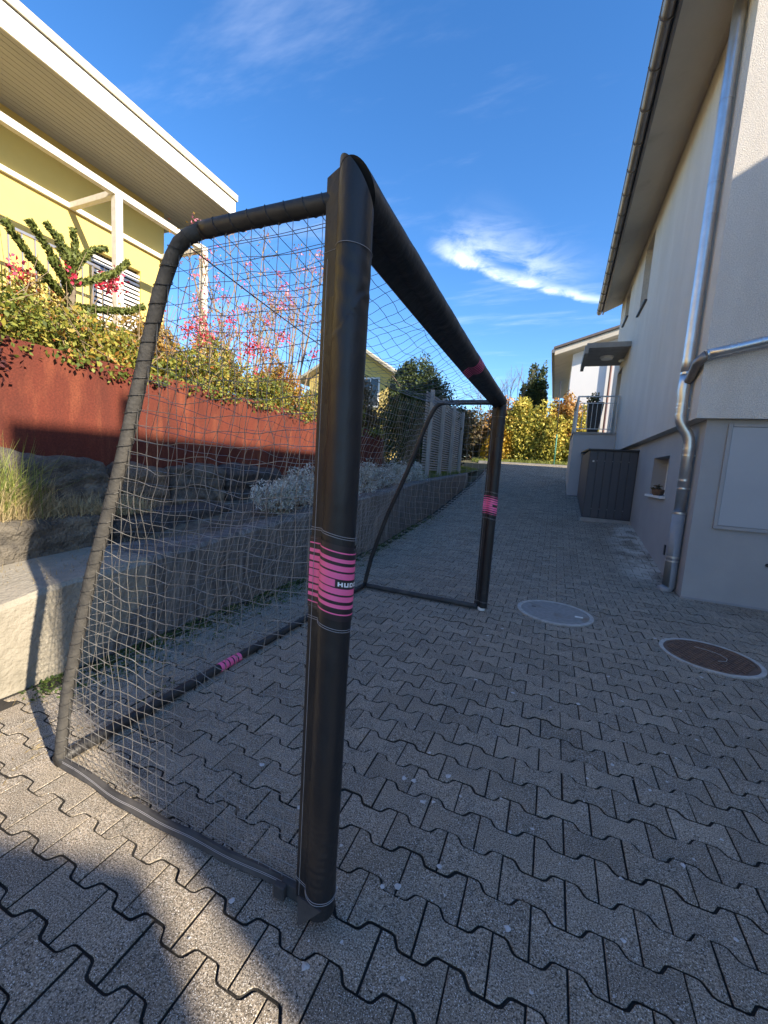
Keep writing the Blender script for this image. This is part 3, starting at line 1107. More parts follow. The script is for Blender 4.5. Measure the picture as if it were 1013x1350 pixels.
# flat cloth straps on the ground at both sides
def strap(y, x0, x1, w, name):
    mb = MB()
    n = 60
    for layer in range(1):
        vs, fs = [], []
        for i in range(n + 1):
            f = i / n
            x = x0 + (x1 - x0) * f
            yy_ = y + 0.012 * N1(f * 5, 3.3) - 0.02 * math.sin(math.pi * f)
            tw = 0.5 + 0.35 * N1(f * 6, 1.2)
            h = w * (0.45 + 0.25 * tw)
            sec = [(-0.012, 0.004), (0.012, 0.004), (0.020, 0.006), (0.013, h * 0.6), (0.004, h), (-0.006, h), (-0.014, h * 0.62), (-0.020, 0.008)]
            for a, b in sec:
                vs.append((x, yy_ + a * (0.8 + 0.5 * tw), b + 0.002 * N1(f * 30, a * 50)))
        m_ = 8
        for i in range(n):
            for k in range(m_):
                k2 = (k + 1) % m_
                fs.append((i * m_ + k, i * m_ + k2, (i + 1) * m_ + k2, (i + 1) * m_ + k))
        fs += [tuple(range(m_)), tuple(n * m_ + k for k in range(m_))[::-1]]
        mb.add(vs, fs)
    o = mb.build(name, M['cloth'], goal, smooth=True)
    md = o.modifiers.new('edges', 'EDGE_SPLIT'); md.split_angle = R(55)
    ms = MB()
    for off in (0.006, 0.012):
        ms.tube([(x0 + (x1 - x0) * i / n, y + 0.012 * N1(i / n * 5, 3.3) - 0.02 * math.sin(math.pi * i / n) - 0.0145, w * (0.45 + 0.25 * (0.5 + 0.35 * N1(i / n * 6, 1.2))) - off) for i in range(n + 1)], 0.0008, 4)
    ms.build('stitching', M['thread'], o)
    return o


strap(0.955, -1.78, -0.63, 0.06, 'ground_strap')
mb = MB()
mb.box((-0.645, 0.925, 0.004), (-0.555, 0.948, 0.05))
mb.box((-0.66, 0.905, 0.008), (-0.62, 0.925, 0.052))
mb.build('strap_end', M['cloth'], goal, bevel=0.004)
mb = MB()
mb.tube([(-1.76 + 0.06 * i, Y1 - 0.01 + 0.006 * N1(i * 0.5), 0.03 + 0.004 * N1(i * 0.8, 2)) for i in range(21)], [0.024 + 0.003 * N1(i * 0.9, 5) for i in range(21)], 10)
mb.build('ground_strap', M['cloth'], goal, smooth=True)


# the net: square mesh of thin cord, one part
def net():
    mb = MB()
    r = 0.00115

    def cord(fn, a, b, step=0.016, rad=r):
        n = max(2, int(abs(b - a) / step))
        pts = [fn(a + (b - a) * i / n) for i in range(n + 1)]
        mb.tube(pts, rad, 3, caps=False)

    def wob(a, b, k):
        return N1(a * 5.5, b * 5.5, k) * 0.026 + N1(a * 17, b * 17, k + 5) * 0.006

    sagy = lambda t: math.sin(math.pi * max(0, min(1, t)))
    # side nets
    for y, sgn in ((0.945, -1), (Y1, 1)):
        def P(x, z, y=y, sgn=sgn):
            ex = sagy((x - stay_x(z)) / (-0.585 - stay_x(z))) if z < 1.98 else 0
            ez = sagy((z - 0.03) / 1.95)
            e = min(1, 1.6 * ex) * min(1, 1.6 * ez)
            return (x + wob(x, z, 1 + y) * e, y + sgn * 0.01 * e + 0.5 * wob(x, z, 9 + y) * e, z + wob(x, z, 3 + y) * e - 0.018 * e)
        c = 0.046 if sgn < 0 else 0.06
        z = 0.05
        while z < 1.975:
            cord(lambda x, z=z: P(x, z), stay_x(z) + 0.01, -0.587)
            z += c
        x = -0.61
        while x > -1.77:
            zt = 1.985 if x > -1.1 else float(np.interp(-x, [-v for v in XSX[::-1]], XSZ[::-1]))
            if zt > 0.1:
                cord(lambda z, x=x: P(x, z), 0.04, zt - 0.005)
            x -= c
    # edge cord between the two bends sags
    edge = lambda y: 0.10 * sagy((y - 0.945) / (Y1 - 0.945))

    def Bk(y, s):   # s: 0 ground .. 1 top
        z = 0.03 + 1.94 * s
        ey = min(1, 2.2 * sagy((y - 0.945) / (Y1 - 0.945)))
        es = min(1, 2 * sagy(s))
        x = stay_x(z) - 0.02
        return (x + (0.06 * es + 0.8 * wob(y, s * 2, 30)) * ey, y + wob(y, s * 2, 31) * ey * es, z - edge(y) * s + wob(y, s * 2, 33) * ey * es - 0.02 * ey * es)
    c = 0.05
    s = 0.0
    while s <= 1.0:
        cord(lambda y, s=s: Bk(y, s), 0.95, Y1, 0.02)
        s += c / 1.94
    y = 0.98
    while y < Y1:
        cord(lambda s, y=y: Bk(y, s), 0.0, 1.0, 0.011)
        y += c

    def Tp(x, y):
        fx = (x - XB) / (X0 - 0.06 - XB)
        ey = min(1, 2.2 * sagy((y - 0.945) / (Y1 - 0.945)))
        z = 1.985 - (1 - fx) * edge(y) - 0.05 * ey * sagy(fx) + wob(x, y, 50) * ey
        return (x + wob(x, y, 51) * ey * 0.8, y + wob(x, y, 52) * ey, z)
    x = X0 - 0.07
    while x > XB - 0.01:
        cord(lambda y, x=x: Tp(x, y), 0.95, Y1, 0.02)
        x -= 0.055
    y = 1.0
    while y < Y1:
        cord(lambda x, y=y: Tp(x, y), XB, X0 - 0.05)
        y += 0.07
    cord(lambda y: (XB - 0.012, y, 1.985 - edge(y)), 0.945, Y1, 0.03, 0.0028)
    return mb.build('net', M['net'], goal, fix=False)


net()

# ------------------------------------------------------------------ house on the right
house = thing('rendered_house', (1.41, 5.6, 0), 'tall grey-beige rendered house with grey plinth and zinc pipes on the right of the alley', 'house')
HX, HY, LX, LY = 1.41, 5.6, 1.537, 5.684
HE = 14.75       # far end


def wall_holes(mb, x, y0, y1, z0, z1, th, holes):
    """wall in the plane X=x facing -X, thickness th, rectangular holes (ya,yb,za,zb)"""
    ysb = sorted({y0, y1, *[h[0] for h in holes], *[h[1] for h in holes]})
    zsb = sorted({z0, z1, *[h[2] for h in holes], *[h[3] for h in holes]})
    for a, b in zip(ysb, ysb[1:]):
        for c, d in zip(zsb, zsb[1:]):
            ym, zm = (a + b) / 2, (c + d) / 2
            if any(h[0] < ym < h[1] and h[2] < zm < h[3] for h in holes):
                continue
            mb.add([(x, a, c), (x, b, c), (x, b, d), (x, a, d)], [(3, 2, 1, 0)])
    for (a, b, c, d) in holes:
        e = x + th
        mb.add([(x, a, c), (x, b, c), (x, b, d), (x, a, d), (e, a, c), (e, b, c), (e, b, d), (e, a, d)],
               [(0, 1, 5, 4), (1, 2, 6, 5), (2, 3, 7, 6), (3, 0, 4, 7)])


WX = 12.5
mb = MB()
ZU, ZT = 2.10, 6.785
wall_holes(mb, HX, HY, HE, ZU, ZT, 0.16, [(10.15, 11.05, 5.12, 6.52), (12.95, 13.75, 5.78, 6.6), (12.75, 13.65, 2.62, 4.42)])
ridge = 9.2
gx = (HX + WX) / 2
mb.add([(HX, HY, ZU), (WX, HY, ZU), (WX, HY, ZT), (gx, HY, ridge), (HX, HY, ZT)], [(0, 1, 2, 3, 4)])
mb.add([(HX, HE, ZU), (WX, HE, ZU), (WX, HE, ZT), (gx, HE, ridge), (HX, HE, ZT)], [(4, 3, 2, 1, 0)])
mb.add([(WX, HY, ZU), (WX, HE, ZU), (WX, HE, ZT), (WX, HY, ZT)], [(0, 1, 2, 3)])
mb.add([(HX, HY, ZU), (WX, HY, ZU), (WX, HE, ZU), (HX, HE, ZU)], [(0, 1, 2, 3)])
up = mb.build('upper_wall', M['render_up'], house)
mb = MB()
wall_holes(mb, LX, LY, 12.3, -0.1, ZU - 0.002, 0.28, [(7.08, 8.08, 1.16, 1.76)])
mb.add([(LX, LY, -0.1), (WX, LY, -0.1), (WX, LY, ZU - 0.002), (LX, LY, ZU - 0.002)], [(0, 1, 2, 3)])
mb.build('plinth_wall', M['render_low'], house)
mb = MB()
mb.box((LX - 0.004, LY + 0.01, -0.05), (LX - 0.012, LY - 0.01, 0.0))
mb.box((LX, LY - 0.012, -0.05), (WX, LY - 0.002, 0.035))
mb.build('base_strip', M['pvc'], house)
# basement window
win = MB()
win.box((LX + 0.20, 7.08, 1.16), (LX + 0.24, 7.14, 1.76)); win.box((LX + 0.20, 8.02, 1.16), (LX + 0.24, 8.08, 1.76))
win.box((LX + 0.20, 7.14, 1.70), (LX + 0.24, 8.02, 1.76)); win.box((LX + 0.20, 7.14, 1.16), (LX + 0.24, 8.02, 1.22))
wf = win.build('window', M['white'], house)
mb = MB(); mb.box((LX + 0.215, 7.14, 1.22), (LX + 0.225, 8.02, 1.70)); mb.build('pane', M['glass'], wf)
mb = MB(); mb.box((LX - 0.06, 7.02, 1.118), (LX + 0.2, 8.14, 1.155)); mb.build('sill', M['white'], wf, bevel=0.004)
# narrow upper windows and the balcony door
for (a, b, c, d) in ((10.15, 11.05, 5.12, 6.52), (12.95, 13.75, 5.78, 6.6)):
    mb = MB()
    mb.box((HX + 0.12, a, c), (HX + 0.15, a + 0.06, d)); mb.box((HX + 0.12, b - 0.06, c), (HX + 0.15, b, d))
    mb.box((HX + 0.12, a + 0.06, c), (HX + 0.15, b - 0.06, c + 0.06)); mb.box((HX + 0.12, a + 0.06, d - 0.06), (HX + 0.15, b - 0.06, d))
    w = mb.build('window', M['render_low'], house)
    mb = MB(); mb.box((HX + 0.13, a + 0.06, c + 0.06), (HX + 0.14, b - 0.06, d - 0.06)); mb.build('pane', M['glass'], w)
    mb = MB(); mb.box((HX - 0.05, a - 0.04, c - 0.03), (HX + 0.12, b + 0.04, c - 0.003)); mb.build('sill', M['dark'], w)
mb = MB(); mb.box((HX + 0.11, 12.75, 2.62), (HX + 0.155, 13.65, 4.42)); dr = mb.build('door', M['dark'], house)
mb = MB(); mb.tube([(HX + 0.11, 12.86, 3.6), (HX + 0.06, 12.86, 3.6), (HX + 0.06, 12.97, 3.6)], 0.012, 8); mb.build('handle', M['steel'], dr)
# shutter panel on the plinth front
mb = MB(); mb.box((1.775, LY - 0.022, 0.915), (3.6, LY - 0.004, 2.015)); sp_ = mb.build('shutter_panel', M['panel_blue'], house, bevel=0.003)
mb = MB()
mb.box((1.735, LY - 0.03, 0.875), (3.64, LY - 0.003, 0.912)); mb.box((1.735, LY - 0.028, 0.914), (1.772, LY - 0.003, 2.05)); mb.box((1.774, LY - 0.028, 2.018), (3.64, LY - 0.003, 2.05))
mb.build('frame', M['render_low'], sp_)
mb = MB()
mb.box((LX - 0.012, 6.60, 0.36), (LX - 0.001, 6.66, 0.50)); mb.build('air_vent', M['dark'], house)
mb = MB(); mb.tube([(2.28, LY - 0.001, 0.52), (2.28, LY - 0.02, 0.52)], 0.02, 12); mb.build('tap_plug', M['dark'], house)

# roof with its sloping soffit, gutter and brackets
roof = MB()
sl = (ridge - ZT) / (gx - HX)
ga, gbp = Vector((0.606, 5.0, 6.57)), Vector((0.787, 14.9, 6.57))


def gxx(y):
    return ga.x + (gbp.x - ga.x) * (y - ga.y) / (gbp.y - ga.y)


V0 = [(gxx(5.0) + 0.05, 5.0, 6.60), (gxx(14.9) + 0.05, 14.9, 6.60), (gx, 14.9, ridge + 0.22), (gx, 5.0, ridge + 0.22)]
V1 = [(p[0], p[1], p[2] + 0.12) for p in V0]
roof.hexa(V0 + V1)
V0 = [(2 * gx - p[0], p[1], p[2]) for p in V0]
V1 = [(p[0], p[1], p[2] + 0.12) for p in V0]
roof.hexa(V0 + V1)
rf = roof.build('roof', M['tile'], house)
mb = MB()
mb.hexa([(gxx(5.0) + 0.14, 5.0, 6.555), (gxx(14.8) + 0.14, 14.8, 6.555), (HX - 0.003, 14.8, 6.77), (HX - 0.003, 5.0, 6.77),
         (gxx(5.0) + 0.14, 5.0, 6.595), (gxx(14.8) + 0.14, 14.8, 6.595), (HX - 0.003, 14.8, 6.81), (HX - 0.003, 5.0, 6.81)])
mb.build('soffit', M['soffit_grey'], rf)
mb = MB()
mb.hexa([(gxx(5.0) + 0.105, 5.0, 6.50), (gxx(14.82) + 0.105, 14.82, 6.50), (gxx(14.82) + 0.138, 14.82, 6.50), (gxx(5.0) + 0.138, 5.0, 6.50),
         (gxx(5.0) + 0.105, 5.0, 6.598), (gxx(14.82) + 0.105, 14.82, 6.598), (gxx(14.82) + 0.138, 14.82, 6.598), (gxx(5.0) + 0.138, 5.0, 6.598)])
mb.build('fascia_board', M['zinc_old'], rf)
mb = MB()
n = 12
vs, fs = [], []
for y in (4.95, 14.86):
    for rr in (0.068, 0.064):
        for k in range(n + 1):
            th = math.pi + math.pi * k / n
            vs.append((gxx(y) + 0.02 + rr * math.cos(th), y, 6.575 + rr * math.sin(th)))
m_ = n + 1
for k in range(n):
    fs.append((k, k + 1, 2 * m_ + k + 1, 2 * m_ + k))
    fs.append((m_ + k + 1, m_ + k, 3 * m_ + k, 3 * m_ + k + 1))
fs.append(tuple(range(m_)) )
fs.append(tuple(2 * m_ + k for k in range(m_))[::-1])
mb.add(vs, fs)
mb.tube([(gxx(4.95) - 0.05, 4.95, 6.578), (gxx(14.86) - 0.05, 14.86, 6.578)], 0.009, 8)
gt = mb.build('gutter', M['zinc_old'], rf)
y = 5.2
while y < 14.8:
    mb = MB()
    pth = [(gxx(y) + 0.02 + 0.072 * math.cos(math.pi + math.pi * k / 8), y, 6.575 + 0.072 * math.sin(math.pi + math.pi * k / 8)) for k in range(9)]
    for a, b in zip(pth, pth[1:]):
        mb.bar(a, b, 0.025, 0.005, up=(0.01, 1, 0))
    mb.build('gutter_bracket', M['zinc_old'], gt)
    y += 0.62

# downpipe: main run on the render, offset, then down the plinth
mb = MB()
PX = 1.335
py_ = 5.93
path = [(PX, py_, 6.5), (PX, py_, 2.78), (PX - 0.005, py_, 2.70)]
mb.tube(fine_path([(PX, py_, 6.56), (PX, py_, 2.62)], 0.2), 0.062, 20)
dp = mb.build('downpipe', M['zinc'], house, smooth=True)
mb = MB()
a = [(PX, py_, 2.66), (PX, py_, 2.55), (PX - 0.01, py_ - 0.01, 2.46), (PX + 0.0, py_, 2.36), (PX, py_, 2.16), (PX + 0.012, py_, 2.10), (PX + 0.045, py_, 2.03), (PX + 0.085, py_, 1.97), (PX + 0.118, py_, 1.90), (PX + 0.13, py_, 1.80), (PX + 0.13, py_, 0.98)]
mb.tube(a, [0.064, 0.066, 0.066, 0.059, 0.059, 0.06, 0.06, 0.06, 0.06, 0.06, 0.06], 20)
mb.build('offset_bend', M['zinc'], dp, smooth=True)
mb = MB()
QX = PX + 0.13
mb.tube([(QX, py_, 1.0), (QX, py_, 0.07), (QX - 0.02, py_ - 0.01, 0.035), (QX - 0.10, py_ - 0.04, 0.02)], [0.069, 0.069, 0.068, 0.058], 20)
mb.build('standpipe', M['pvc'], dp, smooth=True)
mb = MB()
for (x, z, r) in ((PX, 4.42, 0.065), (PX, 3.0, 0.065), (PX, 2.66, 0.068), (PX, 2.3, 0.062), (PX, 2.18, 0.063), (QX, 1.78, 0.063), (QX, 1.40, 0.063), (QX, 1.0, 0.074), (QX, 0.45, 0.073), (PX, 5.6, 0.065)):
    mb = MB()
    mb.tube([(x, py_, z - 0.012), (x, py_, z + 0.012)], r, 20)
    mb.build('pipe_collar', M['zinc'], dp)
for (x, z) in ((PX, 4.75), (PX, 2.26), (QX, 1.70), (QX, 1.3), (QX, 0.40)):
    mb = MB()
    mb.tube([(x, py_, z - 0.009), (x, py_, z + 0.009)], 0.073 if z < 1 else 0.065, 20)
    mb.bar((x, py_, z), (x + 0.12, py_ - 0.01, z), 0.012, 0.016)
    mb.build('pipe_clamp', M['zinc'], dp)
# slanting branch pipe across the front
mb = MB()
b0, b1 = Vector((1.40, 5.51, 2.765)), Vector((4.2, 5.47, 3.42))
mb.tube([b0.lerp(b1, k / 10) for k in range(11)], 0.05, 20)
br = mb.build('branch_pipe', M['zinc'], house, smooth=True)
mb = MB()
for f in (0.0, 0.07, 0.09, 0.16, 0.5):
    c = b0.lerp(b1, f); d = (b1 - b0).normalized()
    mb = MB()
    mb.tube([c - d * 0.008, c + d * 0.008], 0.054, 20)
    mb.build('pipe_collar', M['zinc'], br)
mb = MB()
mb.tube([b0, b0 + Vector((-0.05, 0.10, -0.06)), (PX + 0.03, py_ - 0.07, 2.60), (PX, py_ - 0.02, 2.54)], [0.05, 0.052, 0.048, 0.045], 16)
mb.build('spout', M['zinc_old'], br, smooth=True)

# balcony block, railing, canopy
mb = MB()
mb.box((0.39, 12.3, 0.5), (HX - 0.003, 15.0, 2.57))
mb.box((HX - 0.003, 12.3, 0.5), (LX + 0.2, 12.6, ZU - 0.004))
bal = mb.build('balcony', M['panel_blue'], house)
mb = MB()
mb.box((0.36, 12.27, 2.545), (HX - 0.004, 12.3, 2.60)); mb.box((0.36, 12.3, 2.575), (HX - 0.004, 15.0, 2.60))
mb.build('coping', M['concrete'], bal)
mb = MB()
mb.box((0.40, 12.31, 2.6), (0.44, 12.35, 3.53)); mb.box((1.34, 12.31, 2.6), (1.37, 12.34, 3.53)); mb.box((0.40, 14.7, 2.6), (0.44, 14.74, 3.53))
mb.box((0.40, 12.305, 3.53), (HX - 0.01, 12.355, 3.56)); mb.box((0.395, 12.36, 3.53), (0.445, 14.75, 3.56))
mb.box((0.44, 12.32, 3.36), (1.34, 12.34, 3.38)); mb.box((0.44, 12.32, 2.68), (1.34, 12.34, 2.70))
mb.box((0.41, 12.36, 3.36), (0.43, 14.7, 3.38)); mb.box((0.41, 12.36, 2.68), (0.43, 14.7, 2.70))
for k in range(1, 8):
    x = 0.44 + 0.9 * k / 8
    mb.box((x - 0.006, 12.324, 2.70), (x + 0.006, 12.336, 3.36))
for k in range(1, 19):
    y = 12.36 + 2.34 * k / 19
    mb.box((0.414, y - 0.006, 2.70), (0.426, y + 0.006, 3.36))
mb.build('railing', M['steel'], bal)
mb = MB()
mb.box((0.49, 11.62, 4.60), (HX - 0.002, 13.44, 4.66))
cn = mb.build('canopy', M['concrete'], house)
mb = MB()
mb.box((0.44, 11.58, 4.662), (HX - 0.002, 13.47, 4.72)); mb.box((0.40, 11.58, 4.47), (0.487, 13.47, 4.66)); mb.box((0.488, 11.58, 4.60), (HX - 0.002, 11.617, 4.66))
mb.build('canopy_edge', M['concrete'], cn)
mb = MB()
mb.disc((0.98, 12.45), 0.14, 4.53, 4.60, 28)
mb.disc((0.98, 12.45), 0.17, 4.575, 4.598, 28)
mb.build('ceiling_lamp', M['white'], cn)
mb = MB(); mb.tube([(HX - 0.002, 12.45, 4.5), (HX - 0.08, 12.45, 4.5), (HX - 0.12, 12.42, 4.46)], 0.035, 10); mb.build('door_lamp', M['white'], house, smooth=True)

# tall planter on the balcony
pl = thing('planter', (0.86, 12.62, 2.6), 'tall black tapered planter with a small plant on the balcony', 'planter')
mb = MB()
mb.hexa([(0.72, 12.50, 2.60), (0.98, 12.50, 2.60), (0.98, 12.76, 2.60), (0.72, 12.76, 2.60), (0.66, 12.44, 3.42), (1.06, 12.44, 3.42), (1.06, 12.82, 3.42), (0.66, 12.82, 3.42)])
mb.build('pot', M['dark'], pl, bevel=0.01)
P, tn, d = blob((0.86, 12.63, 3.52), (0.26, 0.22, 0.17), 260, 8, seed=5)
leaves('foliage', LM['conifer'], pl, P, 0.07, tn + 0.3)

# anthracite bin store
sh = thing('bin_store', (1.1, 9.5, 0.5), 'anthracite boarded bin store with a flat lid against the house wall', 'bin store')
mb = MB()
for k in range(6):
    xa = 0.66 + 0.145 * k
    xb = xa + 0.139
    mb.box((xa, 9.5, 0.545), (xb, 9.525, 1.94))
mb.build('front_boards', M['anthracite'], sh, bevel=0.003)
mb = MB(); mb.box((0.655, 9.526, 0.52), (1.534, 9.545, 1.94)); mb.build('backing', M['dark'], sh)
mb = MB(); mb.box((0.652, 9.546, 0.5), (0.69, 12.25, 1.94)); mb.build('side_panel', M['anthracite'], sh)
mb = MB(); mb.hexa([(0.62, 9.46, 1.945), (1.534, 9.46, 1.945), (1.534, 12.28, 2.03), (0.62, 12.28, 2.03), (0.62, 9.46, 1.975), (1.534, 9.46, 1.975), (1.534, 12.28, 2.06), (0.62, 12.28, 2.06)])
mb.build('lid', M['dark'], sh)
mb = MB(); mb.tube([(0.735, 9.5, 1.72), (0.735, 9.475, 1.72)], 0.02, 12); mb.build('knob', M['steel'], sh)
for z in (0.72, 1.72):
    for k in range(1, 6):
        x = 0.66 + 0.145 * k - 0.003
        mb = MB()
        mb.box((x - 0.009, 9.497, z), (x + 0.009, 9.4995, z + 0.018))
        mb.build('hinge', M['pvc'], sh)
mb = MB(); mb.box((0.60, 9.38, 0.25), (1.534, 9.498, 0.535)); kind(mb.build('concrete_step', M['concrete']), 'structure')

# basket on the basement sill
bk = thing('basket', (1.50, 7.42, 1.157), 'small round wicker basket of dried plants on the white basement sill', 'basket')
mb = MB()
prof = [(0.055, 0), (0.075, 0.02), (0.085, 0.06), (0.082, 0.095), (0.074, 0.09), (0.07, 0.05)]
vs, fs = [], []
n = 20
for r, z in prof:
    for k in range(n):
        vs.append((1.52 + r * math.cos(2 * math.pi * k / n), 7.42 + r * math.sin(2 * math.pi * k / n), 1.157 + z))
for i in range(len(prof) - 1):
    for k in range(n):
        fs.append((i * n + k, i * n + (k + 1) % n, (i + 1) * n + (k + 1) % n, (i + 1) * n + k))
fs.append(tuple(range(n))[::-1]); fs.append(tuple((len(prof) - 1) * n + k for k in range(n)))
mb.add(vs, fs)
mb.build('basket_body', M['wicker'], bk)
P, tn, d = blob((1.52, 7.42, 1.265), (0.10, 0.10, 0.055), 140, 6, seed=9)
leaves('dried_plants', LM['brown'], bk, P, 0.035, tn)

# ------------------------------------------------------------------ manhole covers
mh = thing('manhole_cover', (0.147, 4.25, 0), 'round smooth grey manhole cover with a pale rim near the far goal post', 'manhole cover')
mb = MB(); mb.ring((0.147, 4.25), 0.315, 0.352, -0.03, 0.011, 64); mb.build('rim', M['rim'], mh)
mb = MB(); mb.disc((0.147, 4.25), 0.313, -0.03, 0.008, 64); cv = mb.build('lid', M['cover'], mh)
mb = MB(); mb.box((0.33, 4.20, 0.009), (0.40, 4.222, 0.016)); mb.build('lifting_clip', M['white'], cv)
mb = MB(); mb.box((-0.07, 4.30, 0.009), (-0.03, 4.33, 0.010)); mb.build('lifting_hole', M['dark'], cv)
mh = thing('manhole_cover', (1.286, 3.84, 0), 'round rusty ribbed iron manhole cover with a pale rim below the house corner', 'manhole cover')
mb = MB(); mb.ring((1.286, 3.84), 0.305, 0.335, -0.03, 0.011, 64); mb.build('rim', M['rim'], mh)
mb = MB(); mb.disc((1.286, 3.84), 0.303, -0.03, 0.0045, 64)
ca, sa = math.cos(R(20)), math.sin(R(20))
for i in range(-9, 10):
    for j in range(-6, 7):
        u, v = i * 0.032 , j * 0.05 + (0.025 if i % 2 else 0)
        if math.hypot(u, v) > 0.27:
            continue
        q = [(u - 0.009, v - 0.020), (u + 0.009, v - 0.020), (u + 0.009, v + 0.020), (u - 0.009, v + 0.020)]
        pts = [(1.286 + a * ca - b * sa, 3.84 + a * sa + b * ca) for a, b in q]
        mb.hexa([(x, y, 0.003) for x, y in pts] + [(x, y, 0.0115) for x, y in pts])
mb.ring((1.286, 3.84), 0.285, 0.301, 0.003, 0.0105, 64)
mb.build('ribbed_lid', M['iron'], mh)
wp = [(1.22, 3.98, 0.0155), (1.30, 3.95, 0.017), (1.37, 3.90, 0.0165), (1.395, 3.83, 0.0155), (1.37, 3.77, 0.0155), (1.31, 3.745, 0.0155)]
mb = MB(); mb.tube(fine_path(wp, 0.02), 0.0028, 6)
tag(mb.build('bent_wire', M['wire'], smooth=True), 'pale bent piece of wire lying on the rusty ribbed manhole cover', 'wire')

# ------------------------------------------------------------------ yellow house on the left
yh = thing('yellow_house', (-7.65, 6.1, 2.0), 'flat-roofed yellow house with white fascia and pergola above the garden on the left', 'house')
YX, YE = -7.65, 6.12
mb = MB()
wall_m = MB()
# wall faces +X; build with hole by strips
holes = [(4.72, 5.62, 3.1, 4.72)]
ysb = sorted({-9.0, YE, 4.72, 5.62}); zsb = sorted({1.5, 6.03, 3.1, 4.72})
for a, b in zip(ysb, ysb[1:]):
    for c, d in zip(zsb, zsb[1:]):
        if 4.72 < (a + b) / 2 < 5.62 and 3.1 < (c + d) / 2 < 4.72:
            continue
        wall_m.add([(YX, a, c), (YX, b, c), (YX, b, d), (YX, a, d)], [(0, 1, 2, 3)])
a, b, c, d = holes[0]
e = YX - 0.15
wall_m.add([(YX, a, c), (YX, b, c), (YX, b, d), (YX, a, d), (e, a, c), (e, b, c), (e, b, d), (e, a, d)], [(0, 1, 5, 4), (1, 2, 6, 5), (2, 3, 7, 6), (3, 0, 4, 7)])
wall_m.add([(YX, YE, 1.5), (-15, YE, 1.5), (-15, YE, 6.03), (YX, YE, 6.03)], [(0, 1, 2, 3)])
wall_m.build('wall', M['yellow'], yh)
mb = MB()
mb.box((YX - 0.14, a, c), (YX - 0.12, b, d))
wi = mb.build('window', M['glass'], yh)
mb = MB()
z = c + 0.02
while z < d - 0.06:
    mb.hexa([(YX - 0.06, a + 0.01, z), (YX - 0.02, a + 0.01, z - 0.014), (YX - 0.02, b - 0.01, z - 0.014), (YX - 0.06, b - 0.01, z), (YX - 0.06, a + 0.01, z + 0.045), (YX - 0.02, a + 0.01, z + 0.031), (YX - 0.02, b - 0.01, z + 0.031), (YX - 0.06, b - 0.01, z + 0.045)])
    z += 0.078
mb.build('blind', M['blind'], wi)
mb = MB()
mb.box((YX, a - 0.05, c - 0.05), (YX + 0.06, b + 0.05, c - 0.004))
mb.build('sill', M['white'], wi)
FX, FE, FZ = -6.3, 6.62, 6.03
mb = MB()
mb.box((FX - 0.02, -10, FZ + 0.012), (-15.5, FE - 0.02, FZ + 0.33))
yr = mb.build('roof', M['beige_flash'], yh)
mb = MB()
k = 0
x = FX - 0.03
while x > -7.9:
    mb.box((x, -10, FZ - 0.004), (x - 0.086, FE - 0.03, FZ + 0.010))
    x -= 0.092
mb.box((-7.92, -10, FZ - 0.002), (-15, FE - 0.03, FZ + 0.010))
mb.build('soffit', M['soffit'], yr)
mb = MB()
mb.box((FX, -10, FZ - 0.02), (FX - 0.025, FE, FZ + 0.26)); mb.box((FX - 0.026, FE - 0.025, FZ - 0.02), (-15.5, FE, FZ + 0.26))
mb.build('fascia', M['white'], yr)
mb = MB()
mb.box((FX + 0.03, -10, FZ + 0.275), (FX - 0.2, FE + 0.03, FZ + 0.39)); mb.box((FX - 0.201, FE - 0.2, FZ + 0.275), (-15.5, FE + 0.03, FZ + 0.39))
mb.build('roof_edge_trim', M['beige_flash'], yr)
# white timber pergola fixed to the wall
PXX, PZ = -6.5, 5.165
mb = MB(); mb.box((PXX - 0.045, -8, PZ - 0.055), (PXX + 0.045, 6.1, PZ + 0.045)); pg = mb.build('pergola_beam', M['offwhite'], yh, bevel=0.006)
mb = MB(); mb.box((YX + 0.002, -8, PZ - 0.035), (YX + 0.06, 6.1, PZ + 0.035)); mb.build('wall_beam', M['white'], yh)
for y in (4.4, 6.04, 1.2):
    mb = MB(); mb.box((PXX - 0.055, y - 0.055, 2.0), (PXX + 0.055, y + 0.055, PZ - 0.056)); mb.build('pergola_post', M['offwhite'], yh, bevel=0.006)
    mb = MB(); mb.box((YX + 0.061, y - 0.04, PZ - 0.05), (PXX - 0.046, y + 0.04, PZ + 0.04)); mb.build('pergola_rafter', M['offwhite'], yh, bevel=0.005)

# garden railing in front of the yellow wall
fr = thing('garden_railing', (-7.1, 4.0, 2.1), 'pale thin-barred railing in front of the yellow wall', 'railing')
mb = MB()
x = -7.1
mb.box((x - 0.02, 0.0, 4.20), (x + 0.02, 4.7, 4.235)); mb.box((x - 0.015, 0, 2.5), (x + 0.015, 4.7, 2.53))
y = 0.06
while y < 4.7:
    mb.box((x - 0.009, y - 0.009, 2.53), (x + 0.009, y + 0.009, 4.20)); y += 0.155
mb.build('railing_bars', M['steel'], fr)

sg = thing('name_board', (-5.6, 4.15, 2.4), 'small blank white board tilted among the plants below the white post', 'board')
mb = MB(); mb.hexa([(-5.58, 4.0, 2.98), (-5.6, 4.42, 2.90), (-5.63, 4.42, 2.90), (-5.61, 4.0, 2.98), (-5.64, 4.0, 3.12), (-5.66, 4.42, 3.04), (-5.69, 4.42, 3.04), (-5.67, 4.0, 3.12)]); mb.build('board', M['white'], sg)
mb = MB(); mb.tube([(-5.64, 4.2, 2.0), (-5.64, 4.2, 2.98)], 0.015, 8); mb.build('stake', M['white'], sg)

